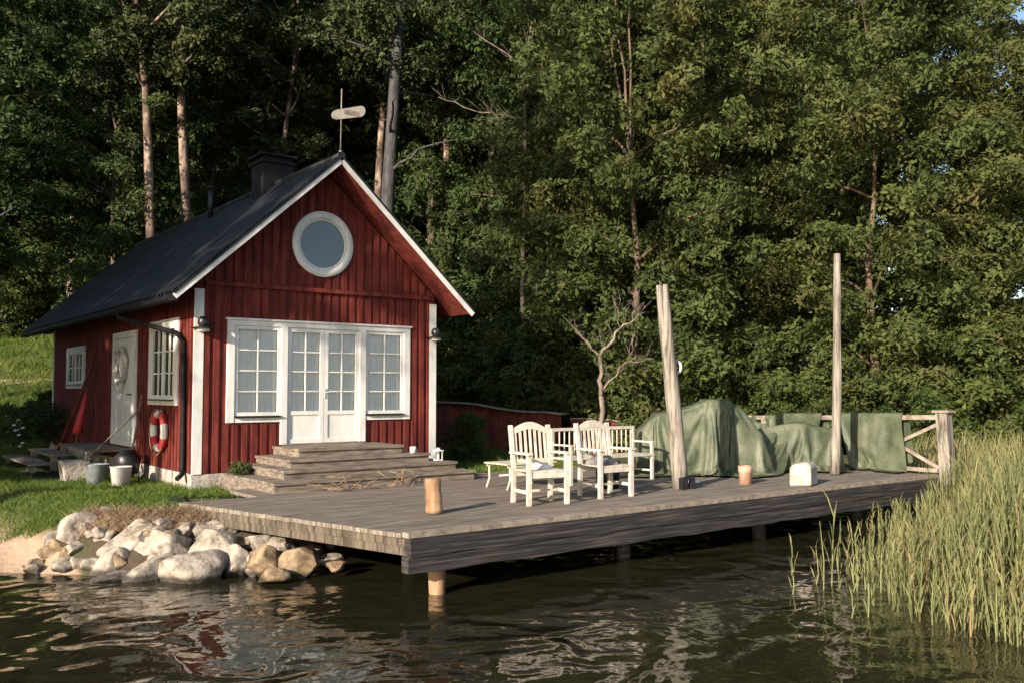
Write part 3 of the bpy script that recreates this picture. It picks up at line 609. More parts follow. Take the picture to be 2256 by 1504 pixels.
# ---------------------------------------------------------------- garden furniture
def chair(label, grp):
    t = empty('garden_armchair', (0, 0, 0)); tag(t, label, 'chair', grp); W = .31; m = M['white_worn']
    for sx in (-1, 1):
        l_ = MB(); l_.bar((sx*(W-.025), -.24, 0), (sx*(W-.025), -.24, .655), .055, .055, up=(0, 1, 0)); l_.build('leg', m, t)
        l_ = MB(); l_.bar((sx*(W-.025), .22, 0), (sx*(W-.025), .20, .44), .05, .055, up=(0, 1, 0)); l_.build('leg', m, t)
        l_ = MB(); l_.bar((sx*(W-.025), .20, .44), (sx*(W-.02), .30, 1.03), .05, .05, up=(0, 1, 0)); l_.build('back_post', m, t)
        a_ = MB(); a_.bar((sx*(W-.02), .26, .668), (sx*(W-.015), -.30, .675), .075, .03); a_.build('arm', m, t)
        s_ = MB(); s_.bar((sx*(W-.025), -.22, .17), (sx*(W-.025), .20, .17), .03, .045); s_.build('stretcher', m, t)
    s_ = MB(); s_.bar((-W+.05, -.01, .17), (W-.05, -.01, .17), .04, .03); s_.build('stretcher', m, t)
    s_ = MB()
    for k in range(6): s_.box(-W+.045, W-.045, -.26+k*.082, -.26+k*.082+.068, .43, .45)
    s_.build('seat', m, t)
    for y0_ in (-.255, .18):
        s_ = MB(); s_.box(-W+.05, W-.05, y0_, y0_+.027, .355, .428); s_.build('seat_rail', m, t)
    tr = MB(); vs = []; n_ = 16
    for i in range(n_+1):
        u = -1+2*i/n_; zt = .99+.085*math.cos(u*math.pi/2)**1.3 if abs(u) < .999 else .99; zb = .90+.075*math.cos(u*math.pi/2)
        for z, y in ((zt, .275), (zt, .305), (zb, .30), (zb, .27)): vs.append((u*(W-.045), y, z))
    fs = [(0, 1, 2, 3), tuple(n_*4+k for k in (3, 2, 1, 0))]+[(i*4+k, i*4+4+k, i*4+4+(k+1) % 4, i*4+(k+1) % 4) for i in range(n_) for k in range(4)]
    tr.add(vs, fs); tr.build('top_rail', m, t)
    b_ = MB(); b_.bar((-W+.045, .225, .55), (W-.045, .225, .55), .028, .055); b_.build('lower_rail', m, t)
    for k in range(7):
        x_ = -W+.085+k*(2*W-.17)/6; u = x_/(W-.045); s_ = MB(); s_.bar((x_, .228, .56), (x_, .286, .905+.075*math.cos(u*math.pi/2)), .034, .014, up=(0, 1, 0)); s_.build('slat', m, t)
    return t
c1 = chair('worn white slatted armchair with a folded white cloth, left of the pair', 'white garden armchairs on the jetty'); c1.location = (7.80, 9.52, DZ); c1.rotation_euler[2] = R(-11)
c2 = copy_tree(c1); c2['label'] = 'worn white slatted armchair with a dark grey cloth, nearer the leaning post'; c2.location = (9.06, 9.58, DZ); c2.rotation_euler[2] = R(-3)
def cloth(name, cx, cy, z, a, b_, h, rot, m, label, seed):
    vs = []; n_ = 14
    for i in range(n_+1):
        for j in range(n_+1):
            u = -1+2*i/n_; v = -1+2*j/n_; hh = h*(1-max(abs(u), abs(v))**4)*(.8+.5*mnoise.noise(Vector((u*1.6, v*1.6, seed)))); x_ = u*a; y_ = v*b_
            vs.append((cx+x_*math.cos(rot)-y_*math.sin(rot), cy+x_*math.sin(rot)+y_*math.cos(rot), z+max(.002, hh)))
    fs = [(i*(n_+1)+j, (i+1)*(n_+1)+j, (i+1)*(n_+1)+j+1, i*(n_+1)+j+1) for i in range(n_) for j in range(n_)]
    m_ = MB(); m_.add(vs, fs, True); o = m_.build(name, m); tag(o, label, 'cloth'); return o
cloth('folded_cloth', 7.86, 9.6, DZ+.452, .16, .12, .09, .1, M['cloth_w'], 'folded white cloth lying on the left armchair seat', 2)
cloth('crumpled_cloth', 9.02, 9.6, DZ+.452, .2, .17, .13, .1, M['cloth_g'], 'crumpled dark grey cloth lying on the right armchair seat', 5)
# spindle back bench behind the chairs
bn = empty('spindle_bench', (10.35, 11.2, DZ)); tag(bn, 'long white spindle back bench standing behind the two armchairs', 'bench')
bx0, bx1, by = 9.55, 11.45, 11.35; m = M['white_worn']
p = MB(); p.box(bx0, bx1, by+.0, by+.045, DZ+.84, DZ+.89); p.build('top_rail', m, bn)
for k in range(17):
    x_ = bx0+.08+k*(bx1-bx0-.16)/16; p = MB(); p.tube([(x_, by+.02, DZ+.44), (x_, by+.02, DZ+.86)], .011, 6); p.build('spindle', m, bn)
p = MB()
for k in range(4): p.box(bx0, bx1, by-.47+k*.12, by-.47+k*.12+.10, DZ+.40, DZ+.43)
p.build('seat', m, bn)
for x_ in (bx0+.03, bx1-.03):
    for y_, zt in ((by-.44, .62), (by+.02, .86)):
        p = MB(); p.bar((x_, y_, DZ), (x_, y_, DZ+zt), .045, .045, up=(0, 1, 0)); p.build('leg', m, bn)
    p = MB(); p.bar((x_, by-.48, DZ+.63), (x_, by+.0, DZ+.63), .06, .025); p.build('arm', m, bn)
    p = MB(); p.bar((x_, by-.42, DZ+.15), (x_, by, DZ+.15), .03, .03); p.build('stretcher', m, bn)
# low cream table
tb = empty('low_table', (8.8, 11.3, DZ)); tag(tb, 'low cream slatted table with thin curved legs behind the left armchair', 'table')
p = MB()
for k in range(6): p.box(8.36+k*.0, 9.35, 10.98+k*.10, 10.98+k*.10+.085, DZ+.375, DZ+.395)
p.build('tabletop', M['cream'], tb)
p = MB(); p.box(8.40, 9.31, 11.0, 11.02, DZ+.33, DZ+.372); p.box(8.40, 9.31, 11.53, 11.55, DZ+.33, DZ+.372); p.build('apron', M['cream'], tb)
for x_, sx in ((8.42, -1), (9.29, 1)):
    for y_ in (11.01, 11.54):
        p = MB(); p.tube([(x_-sx*.02, y_, DZ+.33), (x_-sx*.03, y_, DZ+.15), (x_+sx*.03, y_, DZ)], .017, 7); p.build('leg', M['cream'], tb)
p = MB(); p.tube([(8.44, 11.27, DZ+.2), (9.27, 11.27, DZ+.2)], .014, 6); p.build('stretcher', M['cream'], tb)
p = MB(); p.lathe((9.85, 10.35, DZ), [(0, .0), (.17, .0), (.2, .4), (.19, .42), (0, .42)], 18); o = p.build('dark_barrel', M['black']); tag(o, 'dark tub standing in shade between the armchairs and the bench', 'tub')

# ---------------------------------------------------------------- things round the cottage
def ring_arc(c, R1, r, a0, a1, m, parent, name):
    q = MB(); q.torus(c, R1, r, 'x', 14, 10, a0, a1); return q.build(name, m, parent)
lb_ = empty('lifebuoy', (4.86, 16.4, 1.12)); tag(lb_, 'red and white lifebuoy hanging on the cottage side wall under the near window', 'lifebuoy')
cc_ = (4.85, 16.4, 1.52)
for k in range(8):
    a0 = k*math.pi/4-.39; ring_arc(cc_, .30, .066, a0, a0+math.pi/4, M['white'] if k % 2 == 0 else M['lifered'], lb_, 'band' if k % 2 == 0 else 'float_segment')
q = MB(); q.torus((4.80, 16.4, 1.50), .40, .008, 'x', 30, 5, sq=1.0); q.build('rope', M['dry'], lb_)
wr = empty('door_oval', (4.84, 19.0, 2.35)); tag(wr, 'pale wreath hanging on the white side door', 'oval ring')  # pale oval ring and slanting strips set against the door
q = MB()
for k in range(3): q.tube([(4.86-.02*k, 19.0+(.36+.02*math.sin(5*a+k))*math.cos(a), 2.72+(.34+.025*math.sin(7*a+k*2))*math.sin(a)) for a in np.linspace(0, 2*math.pi, 40, endpoint=False)], .028, 6, closed=True)
q.build('ring', M['white_worn'], wr); q = MB(); q.bar((4.84, 19.3, 2.55), (4.84, 19.0, 2.2), .06, .02); q.bar((4.84, 18.7, 2.6), (4.84, 19.0, 2.2), .06, .02); q.build('slant_strips', M['cloth_w'], wr)
def leaning(name, a, b_, r, m, label, cat):
    q = MB(); q.tube([a, ((a[0]+b_[0])/2+.01, (a[1]+b_[1])/2, (a[2]+b_[2])/2), b_], [r, r, r*.8], 7); return tag(q.build(name, m), label, cat)
leaning('wooden_pole', (4.60, 17.35, .76), (4.86, 17.52, 2.15), .022, M['post'], 'pale upright pole leaning by the near side window', 'pole')
leaning('broom_stick', (3.95, 18.3, .8), (4.82, 17.6, 1.85), .018, M['rail'], 'thin stick slanting out of the pale crate', 'stick')
leaning('long_oar', (4.25, 21.6, .85), (4.83, 20.9, 3.0), .035, M['red_old'], 'long dark oar leaning on the side wall by the far window', 'oar')
pr = empty('folded_parasol', (4.6, 21.3, 1.15)); tag(pr, 'folded crimson parasol leaning beside the wooden side stairs', 'parasol')
q = MB(); q.tube([(4.55, 21.25, 1.1), (4.75, 21.2, 2.3)], .016, 6); q.build('pole', M['rail'], pr)
q = MB(); q.tube([(4.57, 21.24, 1.3), (4.60, 21.23, 1.5), (4.68, 21.2, 1.9), (4.73, 21.2, 2.2)], [.10, .085, .06, .015], 9); q.build('canopy', M['lifered'], pr)
ss_ = empty('side_stairs', (4.4, 20.4, .75)); tag(ss_, 'weathered wooden side stairs leading up to the white side door', 'stairs')
for x0, x1, y0, y1, z in ((4.15, 4.9, 18.1, 21.0, 1.12), (3.75, 4.15, 19.6, 21.9, .98), (3.3, 3.72, 19.2, 22.2, .84)):
    q = MB(); q.box(x0, x1, y0, y1, z-.04, z); q.build('tread', M['steps'], ss_, jit=.01)
    for y_ in (y0+.1, y1-.2):
        q = MB(); q.box(x0+.04, x0+.14, y_, y_+.12, .66, z-.04); q.build('riser_post', M['rail'], ss_)
def bucket(name, c, r0, r1, h, m, label, sq=20):
    q = MB(); q.lathe(c, [(0, 0), (r0, 0), (r1, h), (r1+.012, h+.005), (r1-.01, h), (r0-.01, .03), (0, .03)], sq); return tag(q.build(name, m), label, 'bucket' if 'bucket' in name else 'crate')
q = MB(); zb_ = H(3.7, 17.9)
vs = []
for z, s_ in ((zb_, .8), (zb_+.36, 1)):
    for i, j in ((-1, -1), (1, -1), (1, 1), (-1, 1)): vs.append((3.85+i*.22*s_, 18.1+j*.26*s_, z))
for z, s_ in ((zb_+.36, .9), (zb_+.06, .7)):
    for i, j in ((-1, -1), (1, -1), (1, 1), (-1, 1)): vs.append((3.85+i*.22*s_, 18.1+j*.26*s_, z))
q.add(vs, [(3, 2, 1, 0), (12, 13, 14, 15)]+[(L*4+k, L*4+(k+1) % 4, L*4+4+(k+1) % 4, L*4+4+k) for L in range(3) for k in range(4)])
tag(q.build('pale_crate', M['found']), 'pale open crate on the grass beside the side stairs', 'crate')
bucket('zinc_bucket', (4.05, 17.25, H(4.05, 17.25)), .16, .2, .34, M['bucket'], 'blue grey zinc bucket between the pale crate and the white bucket')
bucket('white_bucket', (4.3, 16.65, H(4.3, 16.65)), .14, .18, .32, M['cloth_w'], 'off white bucket standing near the upright pole')
q = MB(); q.lathe((4.55, 17.2, .74), [(0, 0), (.19, .0), (.23, .3), (.1, .42), (0, .44)], 14); tag(q.build('dark_tub', M['black']), 'dark lidded tub against the wall behind the buckets', 'tub')
# on the front steps
q = MB(); q.lathe((8.28, 13.55, 1.147), [(0, 0), (.05, 0), (.055, .11), (.048, .11), (.045, .02), (0, .02)], 14); q.torus((8.335, 13.55, 1.205), .028, .007, 'y', 12, 5); tag(q.build('white_mug', M['white']), 'white mug standing on the third front step', 'mug')
ln = empty('candle_lantern', (8.70, 13.4, 1.012)); tag(ln, 'small white candle lantern at the right end of the steps', 'lantern')
q = MB(); q.box(8.64, 8.76, 13.34, 13.46, 1.012, 1.03); q.box(8.63, 8.77, 13.33, 13.47, 1.17, 1.19)
for i in (8.645, 8.745):
    for j in (13.345, 13.445): q.box(i, i+.012, j, j+.012, 1.03, 1.17)
q.lathe((8.7, 13.4, 1.19), [(.06, 0), (.02, .04), (0, .045)], 10); q.build('frame', M['white'], ln); q = MB(); q.lathe((8.7, 13.4, 1.03), [(0, 0), (.025, 0), (.025, .08), (0, .08)], 10); q.build('candle', M['cloth_w'], ln)

# ---------------------------------------------------------------- boulders on the bank
def boulder(c, r, m, seed):
    import bmesh
    bm = bmesh.new(); bmesh.ops.create_icosphere(bm, subdivisions=4, radius=1); v = []
    sd = Vector((seed*3.1, seed*1.7, seed)); rr = random.Random(seed); pl = [(Vector((rr.gauss(0, 1), rr.gauss(0, 1), rr.gauss(0, .8))).normalized(), rr.uniform(.50, .80)) for _ in range(11)]
    ang = rr.uniform(0, 6)
    for q in bm.verts:
        p = q.co.copy()
        for nn, dd in pl:
            e = p.dot(nn)-dd
            if e > 0: p -= nn*e*.95
        p *= 1+.12*mnoise.noise(p*1.3+sd)+.05*mnoise.noise(p*4+sd)
        x_, y_ = p.x*r[0], p.y*r[1]; v.append((c[0]+x_, c[1]+y_, c[2]+p.z*r[2]))
    mb_ = MB(); mb_.add(v, [tuple(q.index for q in f.verts) for f in bm.faces], True); bm.free(); return mb_.build('boulder', m)
BL = [  # view x px, y px of centre, distance, half width, half depth, half height, material, label
 (190, 1180, 11.75, .20, .22, .28, 's', 'tall pale boulder at the left end of the stone bank'),
 (225, 1150, 12.05, .22, .25, .17, 's', 'pale flat topped boulder behind the left end of the stone bank'),
 (238, 1190, 11.65, .14, .18, .26, 's', 'narrow pale boulder second from the left end of the bank'),
 (300, 1195, 11.55, .27, .25, .25, 's', 'big brownish flecked boulder above the rounded waterline boulder'),
 (255, 1240, 11.3, .21, .2, .18, 's', 'rounded white boulder at the waterline near the left end'),
 (370, 1200, 11.5, .25, .25, .24, 's', 'pale boulder in the upper middle of the bank'),
 (350, 1250, 11.05, .30, .22, .16, 's', 'low wide boulder lying at the waterline in the bank middle'),
 (440, 1250, 10.95, .33, .24, .19, 's', 'largest long speckled boulder at the waterline'),
 (470, 1215, 11.3, .27, .25, .24, 's', 'big bluish white boulder leaning over the waterline'),
 (390, 1225, 11.3, .2, .2, .17, 's', 'medium boulder between the long speckled one and the upper ones'),
 (530, 1232, 11.1, .13, .15, .17, 's', 'upright white egg shaped boulder under the jetty corner'),
 (598, 1232, 11.0, .17, .17, .19, 't', 'tan faceted boulder right of the egg shaped one'),
 (568, 1240, 11.1, .08, .12, .14, 's', 'small pinkish stone wedged beside the egg shaped boulder'),
 (668, 1232, 11.0, .17, .17, .17, 't', 'ochre boulder furthest right under the jetty edge'),
 (612, 1262, 10.7, .13, .13, .08, 't', 'dark wet boulder low in the water below the tan one'),
 (580, 1188, 11.5, .14, .15, .10, 's', 'white slanted stone tucked under the jetty edge'),
 (625, 1197, 11.4, .14, .14, .10, 's', 'speckled stone below the jetty edge above the ochre boulder'),
 (540, 1190, 11.6, .14, .15, .10, 't', 'flat grey stone where the jetty meets the bank'),
 (720, 1225, 11.2, .16, .12, .06, 's', 'flat pale slab lying in shade beneath the jetty'),
 (275, 1270, 10.95, .2, .15, .07, 's', 'wet low stone breaking the surface in front of the rounded boulder'),
 (205, 1225, 11.5, .12, .15, .10, 's', 'small wet stone at the foot of the tall left boulder'),
 (745, 1240, 11.0, .1, .1, .05, 't', 'small stone at the water edge deep under the jetty'),
]
for i, (px_, py_, D, a, b_, h_, mm, lab) in enumerate(BL):
    X = (px_-1128)/2004*D; x_, y_ = cw(X, D); z_ = CZ-(py_-860+.0)/2004*D*1.004
    z_ = max(z_, h_*.35)
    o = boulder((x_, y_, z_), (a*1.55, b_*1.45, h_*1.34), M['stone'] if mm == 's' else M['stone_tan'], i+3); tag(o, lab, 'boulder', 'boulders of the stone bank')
rr = random.Random(8)
for i in range(80):                     # rubble packed in behind the boulders
    x_ = rr.uniform(2.2, 5.9); y_ = float(np.interp(x_, SX, SY))+rr.uniform(-.05, .7); s_ = rr.uniform(.08, .17)
    o = boulder((x_, y_, H(x_, y_)+s_*.2), (s_*1.2, s_, s_*.8), M['stone'] if rr.random() < .6 else M['stone_tan'], i+60); o.name = 'rubble_stone'; tag(o, 'small rubble stone packed among the boulders of the bank', 'stone', 'rubble of the stone bank')

# ---------------------------------------------------------------- red board fence
def fence(p0, p1, z0, z1, base, label, n=40):
    t = empty('red_fence', (p0[0], p0[1], base)); tag(t, label, 'fence')
    P0 = Vector(p0); P1 = Vector(p1); dr = (P1-P0).normalized(); nr = Vector((-dr.y, dr.x)); L = (P1-P0).length; q = MB(); n = int(L/.14)
    for i in range(n):
        a = P0+dr*(i*.14); b_ = P0+dr*(i*.14+.128); z = z0+(z1-z0)*i/n+.03*math.sin(i*.35); off = nr*(.02*(i % 2))
        q.add([(p.x+o.x, p.y+o.y, zz_) for zz_ in (base-.3, z) for p, o in ((a, off), (b_, off), (b_, off+nr*.03), (a, off+nr*.03))], [(0, 3, 2, 1), (4, 5, 6, 7), (0, 1, 5, 4), (1, 2, 6, 5), (2, 3, 7, 6), (3, 0, 4, 7)])
    q.build('boarding', M['red_old'], t)
    q = MB(); k = 14
    pts = [P0+dr*L*i/k for i in range(k+1)]; zs = [z0+(z1-z0)*i/k+.03*math.sin(n*i/k*.35)+.02 for i in range(k+1)]
    for i in range(k): q.bar((pts[i].x, pts[i].y, zs[i]), (pts[i+1].x, pts[i+1].y, zs[i+1]), .2, .035)
    q.build('coping', M['rail'], t)
    return t
fence((12.6, 22.6), (14.75, 17.0), 2.10, 1.60, .7, 'dark red board fence with a wavy grey coping running from behind the cottage')
fence((15.2, 17.3), (16.4, 15.9), 1.50, 1.42, .7, 'short sunlit stretch of red boarding behind the spindle bench')

# ---------------------------------------------------------------- foliage
def unit(a): return a/np.maximum(np.linalg.norm(a, axis=1, keepdims=True), 1e-6)
def leaf_cloud(rng, cen, rad, nsub, nleaf, size, spray=.26, flat=.75, upb=.6, aspect=.42):
    N = len(cen); dirs = unit(rng.normal(size=(N*nsub, 3))); c = np.repeat(cen, nsub, 0); r = np.repeat(rad, nsub)[:, None]
    sc_ = c+dirs*r*(.55+.5*rng.random((N*nsub, 1)))*np.array([1, 1, flat])
    sn = unit(dirs*.7+np.array([0, 0, upb])+rng.normal(size=dirs.shape)*.3)
    pn = np.repeat(sn, nleaf, 0); K = len(pn)
    a = unit(np.cross(pn, rng.normal(size=(K, 3)))); rr_ = spray*np.sqrt(rng.random((K, 1)))
    p = np.repeat(sc_, nleaf, 0)+a*rr_+pn*rng.normal(size=(K, 1))*.04; p[:, 2] -= (rr_[:, 0]**2)*1.1
    ln_ = unit(pn+rng.normal(size=(K, 3))*.42); t = unit(np.cross(ln_, rng.normal(size=(K, 3)))*1.0+a*.8); b_ = unit(np.cross(ln_, t))
    s = size*(.65+.7*rng.random((K, 1)))
    v = np.stack([p-t*s, p+b_*s*aspect-t*s*.1, p+t*s, p-b_*s*aspect-t*s*.1], 1).reshape(-1, 3)
    var = np.clip(np.repeat(rng.random(len(sc_)), nleaf)*.6+rng.random(K)*.5, 0, 1)
    return v, var
def branch_tube(mb_, a, b_, r0, r1, rng, n=6, wob=.05):
    a = np.array(a, float); b_ = np.array(b_, float); pts = []
    for i in range(n+1):
        t = i/n; p = a+(b_-a)*t+(rng.normal(size=3)*wob*math.sin(math.pi*t)); p[2] += .25*np.linalg.norm(b_[:2]-a[:2])*math.sin(math.pi*t)*.4; pts.append(tuple(p))
    mb_.tube(pts, [r0+(r1-r0)*i/n for i in range(n+1)], 7, cap=False)
def make_tree(name, seed, height, crown_c, crown_r, nb, brad, nsub, nleaf, size, lm, bm_, tr=.22, low=.0, trunk_top=.8, spray=.26, limbs=16, upb=.75, lean=(0, 0), nseg=5, rise=.28):
    rng = np.random.default_rng(seed); t = empty(name, (0, 0, 0))
    C = np.array(crown_c); CR = np.array(crown_r); c = []; rads = []; ends_ = []; bv = []
    for k in range(nb):                    # boughs: flattened, drooping plates of leaf sprays with gaps between them
        u = -1+2*(k+rng.random())/nb; u = max(-.97, min(.97, u)); z0_ = C[2]+CR[2]*u; prof = math.sqrt(max(.02, 1-abs(u)**2.2)); ph = k*2.399+rng.normal()*.3
        L_ = prof*CR[0]*rng.uniform(.62, 1.12); wv_ = .5+.35*rng.random(); bb = rng.normal()*.16
        for j in range(nseg):
            q_ = (j+.6)/nseg
            if q_*L_ < .3*CR[0]*prof and j < nseg-2: continue
            p = (C[0]+math.cos(ph)*L_*q_+rng.normal()*.14, C[1]+math.sin(ph)*L_*q_+rng.normal()*.14, z0_+rise*L_*q_-.16*L_*q_*q_+rng.normal()*.08)
            if p[2] > low: c.append(p); rads.append(brad[0]+(brad[1]-brad[0])*rng.random()*(1.15-.4*q_)); bv.append(bb)
        ends_.append((C[0]+math.cos(ph)*L_*.9, C[1]+math.sin(ph)*L_*.9, z0_+rise*L_*.9-.13*L_))
    c = np.array(c); rads = np.array(rads); bv = np.array(bv)
    v, var = leaf_cloud(rng, c, rads, nsub, nleaf, size, spray, upb=upb, flat=.5); var = np.clip(var+np.repeat(bv, nsub*nleaf), 0, 1)
    npmesh('crown', v, 4, lm, t, var)
    tm = MB(); top = height*trunk_top; n = 10; pts = [(lean[0]*(i/n)**1.3+.12*math.sin(i*1.1+seed)*(i/n), lean[1]*(i/n)+.1*math.cos(i*.9+seed)*(i/n), -.3+top*i/n) for i in range(n+1)]
    tm.tube(pts, [tr*(1.25 if i == 0 else 1)*(1-.75*i/n) for i in range(n+1)], 10, cap=False)
    E_ = np.array(ends_); idx = rng.permutation(len(E_))[:limbs]
    for k in idx:
        zz_ = min(max(E_[k][2]-.5, .5), top*.95); i = min(int((zz_+.3)/top*n), n-1); st_ = pts[i]
        branch_tube(tm, st_, E_[k], tr*.26, .015, rng)
    tm.build('trunk', bm_, t)
    return t
protos = {}
def T(kind, *a, **k): protos[kind] = make_tree(*a, **k)
T('A', 'broadleaf_tree', 11, 13, (0, 0, 6.6), (3.7, 3.7, 6.6), 96, (.42, .85), 15, 17, .078, M['leaf_a'], M['bark'], .15, low=.3, spray=.25, trunk_top=.62)
T('B', 'broadleaf_tree', 12, 14, (0, 0, 7.4), (3.3, 3.3, 7.2), 92, (.42, .85), 15, 17, .08, M['leaf_a'], M['bark'], .15, low=.5, spray=.26, trunk_top=.62)
T('C', 'dark_leaf_tree', 13, 14, (0, 0, 8), (3.6, 3.6, 6.8), 84, (.5, .95), 14, 16, .09, M['leaf_b'], M['bark'], .22, low=1.5, spray=.28)
T('P', 'pine_tree', 14, 19, (0, 0, 14.5), (2.9, 2.9, 4.3), 40, (.35, .65), 12, 16, .085, M['needle'], M['bark_pine'], .21, low=10.6, trunk_top=.93, spray=.24, limbs=16, lean=(-1.3, .5))
T('H', 'high_crown_tree', 15, 18, (0, 0, 10.5), (3.7, 3.7, 5.3), 60, (.45, .85), 13, 14, .10, M['leaf_b'], M['bark_grey'], .24, low=5.5, spray=.28)
T('S', 'leafy_shrub', 16, 3, (0, 0, 1.3), (1.5, 1.5, 1.3), 34, (.22, .42), 10, 15, .06, M['leaf_s'], M['bark'], .05, low=.12, trunk_top=.5, spray=.17, nseg=4)
T('F', 'background_tree', 17, 17, (0, 0, 9), (4.6, 4.6, 8.4), 90, (.7, 1.2), 12, 14, .15, M['leaf_b'], M['bark'], .25, low=.6, spray=.4)
protos_done = True
used = set()
def plant(kind, X, Y, label, cat, group=None, sc_=1.0, rz=None, szz=None, name=None, dz=0):
    pr_ = protos[kind]
    if kind in used: o = copy_tree(pr_)
    else: o = pr_; used.add(kind)
    x_, y_ = cw(X, Y); o.location = (x_, y_, H(x_, y_)-.05+dz); o.rotation_euler[2] = rz if rz is not None else (X*7.3+Y*3.1) % 6.28
    s2 = szz or sc_; o.scale = (sc_, sc_, s2)
    if name: o.name = name
    for k in ('label', 'category', 'group'):
        if k in o: del o[k]
    return tag(o, label, cat, group)
GR = 'trees standing behind the jetty'; GL = 'trees standing behind the cottage'; GB = 'dark trees deep in the wood'
def pxX(px_, Y): return (px_-1128)/2004*Y
for kind, px_, Y, s_, sz, lab in [
 ('A', 1400, 23.6, 1.02, 1.12, 'broad olive green tree behind the bare little tree and the armchairs'),
 ('B', 1590, 26.5, .9, 1.0, 'tall green tree above the biggest tarpaulin heap'),
 ('A', 1925, 23.8, 1.0, 1.1, 'full olive tree behind the slim straight post'),
 ('B', 2120, 25.5, .95, 1.03, 'yellowish green tree behind the railing end'),
 ('A', 2330, 22.5, .85, .84, 'green tree cut by the right edge of the picture'),
 ('C', 1210, 31, .95, 1.1, 'dark leafy tree in the gap right of the cottage roof'),
 ('B', 1330, 30, 1.1, 1.2, 'tall tree top rising behind the olive green tree'),
 ('C', 1745, 36, 1.0, 1.2, 'darker tree far back in the gap between the two big crowns'),
 ('B', 2010, 32, 1.1, 1.15, 'tall background tree with a pale limb near the top right'),
 ('C', 2215, 31, .85, .72, 'dark tree below the patch of sky at top right')]:
    plant(kind, pxX(px_, Y), Y, lab, 'tree', GR, s_, szz=sz)
for kind, px_, Y, s_, sz, lab in [
 ('H', -40, 30, 1.0, .8, 'dense green tree at the far left edge above the lawn'),
 ('C', 245, 30, .8, .9, 'bushy green tree just behind the far end of the cottage roof'),
 ('H', -90, 27, 1.0, 1.0, 'high crowned tree just outside the left edge, overhanging the lawn'),
 ('H', 470, 40, 1.0, 1.05, 'leafy crown high above the middle of the black roof'),
 ('H', 700, 40, 1.0, 1.1, 'leafy crown above the weather vane'),
 ('H', 590, 35, .9, 1.0, 'low hanging crown above the chimney'),
 ('C', 950, 36, 1.0, 1.15, 'dark tree right of the grey trunk'),
 ('C', 1080, 34, .9, 1.15, 'dark tree beside the right slope of the roof'),
 ('H', 230, 34, 1.05, 1.0, 'crown arching over the forked pine at the left')]:
    plant(kind, pxX(px_, Y), Y, lab, 'tree', GL, s_, szz=sz)
for px_, Y, s_, lab in [(352, 28.5, 1.0, 'pine with a sunlit pinkish trunk leaning left behind the roof'), (425, 30, 1.05, 'pine with a sturdy tan trunk just right of the leaning one'),
 (600, 33, .8, 'slim pine with a lit orange trunk above the chimney'), (1015, 35, 1.0, 'pine with a thin pinkish trunk right of the roof'), (805, 34, 1.0, 'orange pine close behind the grey trunk'), (150, 44, 1.0, 'pine standing at the back of the lit lawn'), (1375, 30, .95, 'pine trunk glimpsed through the olive tree left of the leaning post')]:
    plant('P', pxX(px_, Y), Y, lab, 'pine', 'pines in the wood', s_, rz={352: -.3, 425: .9, 600: 2.2}.get(px_))
# far wood
rr = random.Random(21); i = 0
for Y in (43, 50, 58):
    for k in range(13 if Y < 55 else 15):
        px_ = -150+k*(2556/(12 if Y < 55 else 14))+rr.uniform(-60, 60)
        if Y == 43 and px_ < 230: continue
        if px_ > 1960: continue
        plant('F', pxX(px_, Y), Y+rr.uniform(-2, 2), 'tall dark tree deep in the wood, half hidden by nearer trees', 'tree', GB, rr.uniform(.9, 1.1), szz=rr.uniform(1.0, 1.3)*(1+.012*(Y-43)))
# shrubs
for px_, Y, s_, lab in [(1225, 24.8, 1.25, 'leafy green shrub over the red fence'), (1350, 24.0, .9, 'small shrub beside the bare little tree'), (1420, 23, .9, 'low shrub left of the biggest tarpaulin heap'), (1520, 23.5, .8, 'shrub right of the leaning thick post'), (1650, 24, 1.2, 'shrub above the tarpaulin heap'),
 (1775, 22.5, .7, 'shrub between the two tall posts'), (1900, 24, 1.35, 'shrub behind the hanging tarpaulin'), (2035, 22, .8, 'shrub behind the railing end post'), (2170, 22.5, 1.5, 'shrub above the reeds near the right edge'), (2300, 20.5, .95, 'shrub at the right edge behind the reeds'),
 (1030, 21.0, .42, 'dark low shrub in the shade beside the cottage'), (110, 26.5, .42, 'dark shrub at the far corner of the cottage'), (60, 45, 1.6, 'sunlit shrub at the far edge of the lawn'), (180, 46, 1.5, 'second sunlit shrub beyond the lawn'), (-20, 43, 1.6, 'yellow green shrub at the left edge beyond the lawn'), (120, 49, 2.0, 'tall shrub screening the wood behind the lawn'), (1010, 30, 1.3, 'shaded shrub beyond the fence by the cottage'), (1120, 27, 1.2, 'shaded shrub beyond the fence behind the low table'), (330, 35, 1.5, 'shrub glimpsed above the black roof')]:
    plant('S', pxX(px_, Y), Y, lab, 'shrub', 'shrubs along the wood edge', s_)
# unseen shore trees read from the shade; nearest ones added to darken the side wall
for k_, x_, y_, s_, sz in [('H', -9.2, 14.6, 1.0, .92), ('H', -13.5, 10.0, 1.0, 1.5), ('C', -8.0, 19.5, .9, .8), ('H', -12.5, 18.2, 1.1, 1.0), ('C', -2.6, 20.5, .8, .75), ('C', -3.2, 25.5, .85, .7), ('C', -3.0, 17.0, .7, .8), ('C', -11, 24, 1.0, .62), ('C', -5.5, 25.5, .8, .5)]:
    X, Y = wc(x_, y_); plant(k_, X, Y, 'unseen shade tree on the shore left of the view', 'tree', 'shade trees on the left shore', s_, szz=sz)

